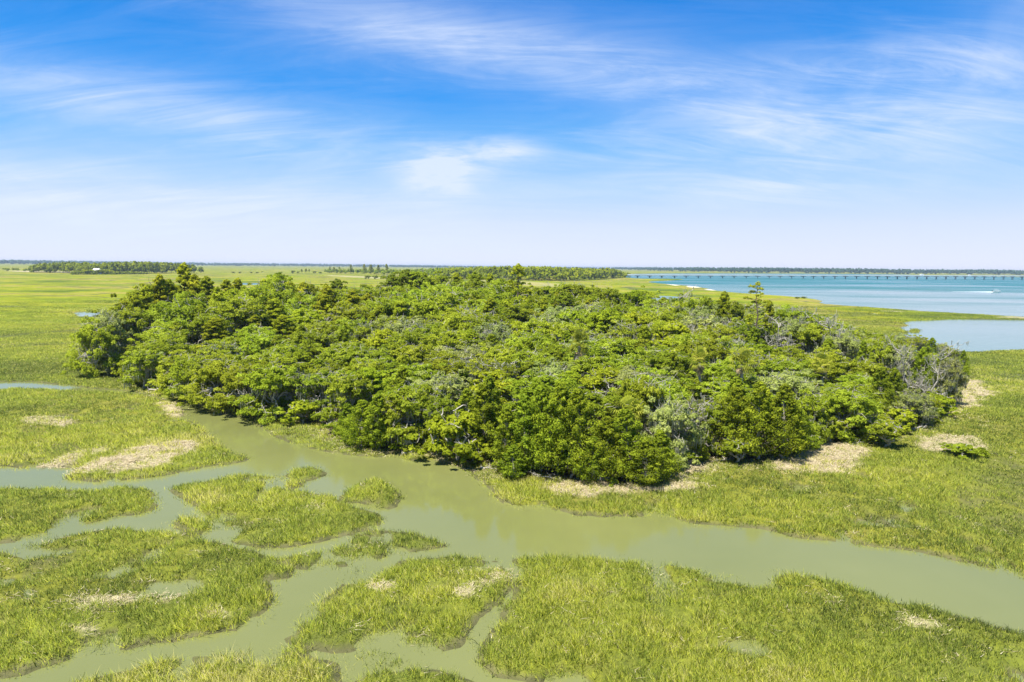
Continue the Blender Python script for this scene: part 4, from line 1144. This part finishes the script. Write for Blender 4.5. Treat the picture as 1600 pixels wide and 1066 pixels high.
for p in PLACED:
    xy = np.array([p[2], p[3]])
    i = int(np.argmin([np.linalg.norm(xy - m[1]) for m in MARKS]))
    v = xy - MARKS[i][1]; f = MARKS[i][1] / np.linalg.norm(MARKS[i][1]); fw = v @ f; rt = v @ np.array([f[1], -f[0]])
    dist = np.linalg.norm(v)
    rel = 'at' if dist < .6 else ('behind' if fw > 0 else 'in front of') if abs(fw) > abs(rt) else ('right of' if rt > 0 else 'left of')
    cells.setdefault((p[1], p[5], i, rel), []).append((dist, p))
for (k, v, i, rel), lst in cells.items():
    lst.sort(key=lambda t: t[0])
    for j, (dist, p) in enumerate(lst):
        lab = f'{LOOK[k][v]} {WORD[k]} {rel} the {MARKS[i][0]}' if len(lst) == 1 else f'{LOOK[k][v]} {WORD[k]}, {ORD[min(j, 9)]} {rel} the {MARKS[i][0]}'
        if rel == 'at': lab = f'{LOOK[k][v]} {WORD[k]} that is the {MARKS[i][0]}'
        tag(p[0], lab, None, GROUP[k])
FARP.sort(key=lambda t: t[0])
POS = ['first', 'second', 'third', 'fourth', 'fifth', 'sixth', 'seventh', 'eighth', 'ninth', 'tenth', 'eleventh', 'twelfth', 'thirteenth', 'fourteenth', 'fifteenth', 'sixteenth']
cnt = {}
for px, o, k in FARP:
    cnt[k] = cnt.get(k, 0) + 1
    tag(o, f'{"tall thin pine" if k == "tree" else "low dark bush"} out on the far marsh, {POS[cnt[k] - 1]} from the left', None, 'single trees on the far marsh' if k == 'tree' else 'bushes on the far marsh')
for o in scene.objects:
    if o.name.startswith('hanging_moss'): o['kind'] = 'stuff'


# ------------------------------------------------------------------ sky, sun, haze
SUN_EL = R(66); SUN_AZ = R(-134)            # azimuth from +Y towards +X


def build_sky():
    w = bpy.data.worlds.new('World'); scene.world = w; w.use_nodes = True
    nt = w.node_tree; nt.nodes.clear()
    out = nt.nodes.new('ShaderNodeOutputWorld'); bg = nt.nodes.new('ShaderNodeBackground')
    sky = nt.nodes.new('ShaderNodeTexSky'); sky.sky_type = 'NISHITA'; sky.sun_disc = False
    sky.sun_elevation = SUN_EL; sky.sun_rotation = SUN_AZ
    sky.air_density = 1.0; sky.dust_density = .3; sky.ozone_density = 4.0; sky.altitude = 0
    tc = nt.nodes.new('ShaderNodeTexCoord')
    sep = nt.nodes.new('ShaderNodeSeparateXYZ'); nt.links.new(tc.outputs['Generated'], sep.inputs[0])
    z = math_(nt, 'MAXIMUM', sep.outputs[2], 0.0)
    # deep clear blue overhead of the thin veil
    blue = ramp(nt, [(0, (5.2, 5.45, 6.7)), (.06, (4.3, 4.95, 6.6)), (.11, (2.7, 4.2, 6.4)), (.16, (1.1, 3.2, 6.2)), (.23, (.15, 2.1, 5.9)), (.345, (0, 1.45, 5.0)), (.6, (0, 1.0, 3.8)), (1, (0, .8, 3.0))])
    nt.links.new(z, blue.inputs[0])
    clear = mixc(nt, .95, sky.outputs[0], blue.outputs[0])
    # cirrus: the direction projected on a flat layer high above
    den = math_(nt, 'ADD', z, .28)
    u = math_(nt, 'DIVIDE', sep.outputs[0], den); v = math_(nt, 'DIVIDE', sep.outputs[1], den)
    cmb = nt.nodes.new('ShaderNodeCombineXYZ'); nt.links.new(u, cmb.inputs[0]); nt.links.new(v, cmb.inputs[1])

    def cl(sx, sy, rot, scale, detail, rough, dist, lo, hi, off=0.0):
        mp = nt.nodes.new('ShaderNodeMapping'); mp.inputs['Scale'].default_value = (sx, sy, 1); mp.inputs['Rotation'].default_value = (0, 0, rot)
        mp.inputs['Location'].default_value = (off, off * .7, 0)
        nt.links.new(cmb.outputs[0], mp.inputs[0])
        n = N(nt, 'TexNoise', Scale=scale, Detail=detail, Roughness=rough, Distortion=dist); nt.links.new(mp.outputs[0], n.inputs['Vector'])
        mr = N(nt, 'MapRange', interpolation_type='SMOOTHSTEP'); mr.inputs[1].default_value = lo; mr.inputs[2].default_value = hi
        nt.links.new(n.outputs[0], mr.inputs[0])
        return mr.outputs[0]
    veil = cl(1, 1.0, .3, 1.3, 6, .55, .8, .36, .74, 3.1)
    fib = cl(.8, 3.4, -.30, 2.2, 10, .68, .9, .34, .80, 1.7)

    def spot(px, py, rx, ry, tilt=0.0):
        """soft elliptical bank of cloud round one direction"""
        d = F_PX * _f + (px - 800) * CR + (533 - py) * CU; d = d / np.linalg.norm(d)
        a = np.cross(d, [0, 0, 1]); a /= np.linalg.norm(a); b = np.cross(a, d)
        a2 = math.cos(tilt) * a + math.sin(tilt) * b; b2 = -math.sin(tilt) * a + math.cos(tilt) * b
        acc = None
        for vec, rad in ((a2, rx), (b2, ry)):
            vm = nt.nodes.new('ShaderNodeVectorMath'); vm.operation = 'DOT_PRODUCT'; vm.inputs[1].default_value = tuple(vec)
            nt.links.new(tc.outputs['Generated'], vm.inputs[0])
            o = math_(nt, 'DIVIDE', math_(nt, 'SUBTRACT', vm.outputs['Value'], float(vec @ d)), rad / F_PX)
            q = math_(nt, 'MULTIPLY', o, o)
            acc = q if acc is None else math_(nt, 'ADD', acc, q)
        return math_(nt, 'EXPONENT', math_(nt, 'MULTIPLY', acc, -1.0))
    tot = None
    for s, k in ((spot(640, 45, 330, 40, -.16), .42), (spot(900, 95, 330, 45, -.10), .48), (spot(1330, 130, 380, 55, .16), .48), (spot(1560, 90, 160, 50, .2), .35),
                 (spot(420, 215, 330, 40, -.16), .5), (spot(180, 150, 300, 40, -.05), .35), (spot(684, 268, 55, 36, 0), 1.2), (spot(780, 235, 60, 18, 0), .6),
                 (spot(250, 335, 520, 55, -.06), 1.25), (spot(1210, 300, 160, 26, .0), .8), (spot(1480, 215, 260, 60, .1), .45), (spot(1150, 220, 260, 50, .1), .35)):
        q = math_(nt, 'MULTIPLY', s, k)
        tot = q if tot is None else math_(nt, 'ADD', tot, q)
    tex = math_(nt, 'ADD', math_(nt, 'MULTIPLY', fib, .62), math_(nt, 'MULTIPLY', veil, .42))
    amt = math_(nt, 'MULTIPLY', tot, math_(nt, 'ADD', tex, .18))
    amt = math_(nt, 'ADD', amt, math_(nt, 'MULTIPLY', tex, .10))
    amt = math_(nt, 'ADD', amt, math_(nt, 'MULTIPLY', math_(nt, 'MULTIPLY', math_(nt, 'ADD', spot(684, 266, 48, 32, 0), math_(nt, 'MULTIPLY', spot(785, 235, 60, 18, 0), .6)), cl(1, 1.3, 0, 5.5, 8, .62, .5, .30, .62, 5.3)), .75))
    mx = N(nt, 'Clamp'); nt.links.new(amt, mx.inputs[0]); mx.inputs[2].default_value = .88
    c = mixc(nt, mx.outputs[0], clear, (4.9, 5.5, 6.7))
    nt.links.new(c, bg.inputs[0]); bg.inputs[1].default_value = SKY_STRENGTH
    nt.links.new(bg.outputs[0], out.inputs[0])


SKY_STRENGTH = .085
build_sky()
sun = bpy.data.lights.new('sun', 'SUN'); sun.energy = 4.6; sun.angle = R(.53); sun.color = (1, .955, .88)
so = bpy.data.objects.new('sun', sun); COL.objects.link(so)
sd_ = Vector((math.sin(SUN_AZ) * math.cos(SUN_EL), math.cos(SUN_AZ) * math.cos(SUN_EL), math.sin(SUN_EL)))
so.rotation_euler = sd_.to_track_quat('Z', 'Y').to_euler()
so.location = (0, 0, 60)

HAZE = True
if HAZE:
    m, nt, out = new_mat('haze')
    pv = N(nt, 'VolumePrincipled'); pv.inputs['Color'].default_value = (.72, .86, 1, 1); pv.inputs['Density'].default_value = .000075
    pv.inputs['Anisotropy'].default_value = .2
    nt.links.new(pv.outputs[0], out.inputs['Volume'])
    mb = MB(); mb.box((-15500, -15500, -2.0), (15500, 15500, 34))
    tag(link('haze', mb.mesh('haze', [m])), 'thin pale summer haze over the marsh and bay', 'haze', kind='stuff')

scene.view_settings.view_transform = 'Standard'
scene.view_settings.look = 'None'
scene.view_settings.exposure = .92
scene.view_settings.gamma = 1
cy = scene.cycles
cy.max_bounces = 8; cy.diffuse_bounces = 5; cy.glossy_bounces = 2; cy.transmission_bounces = 5; cy.volume_bounces = 0; cy.transparent_max_bounces = 4
cy.use_denoising = True
cy.caustics_reflective = False; cy.caustics_refractive = False
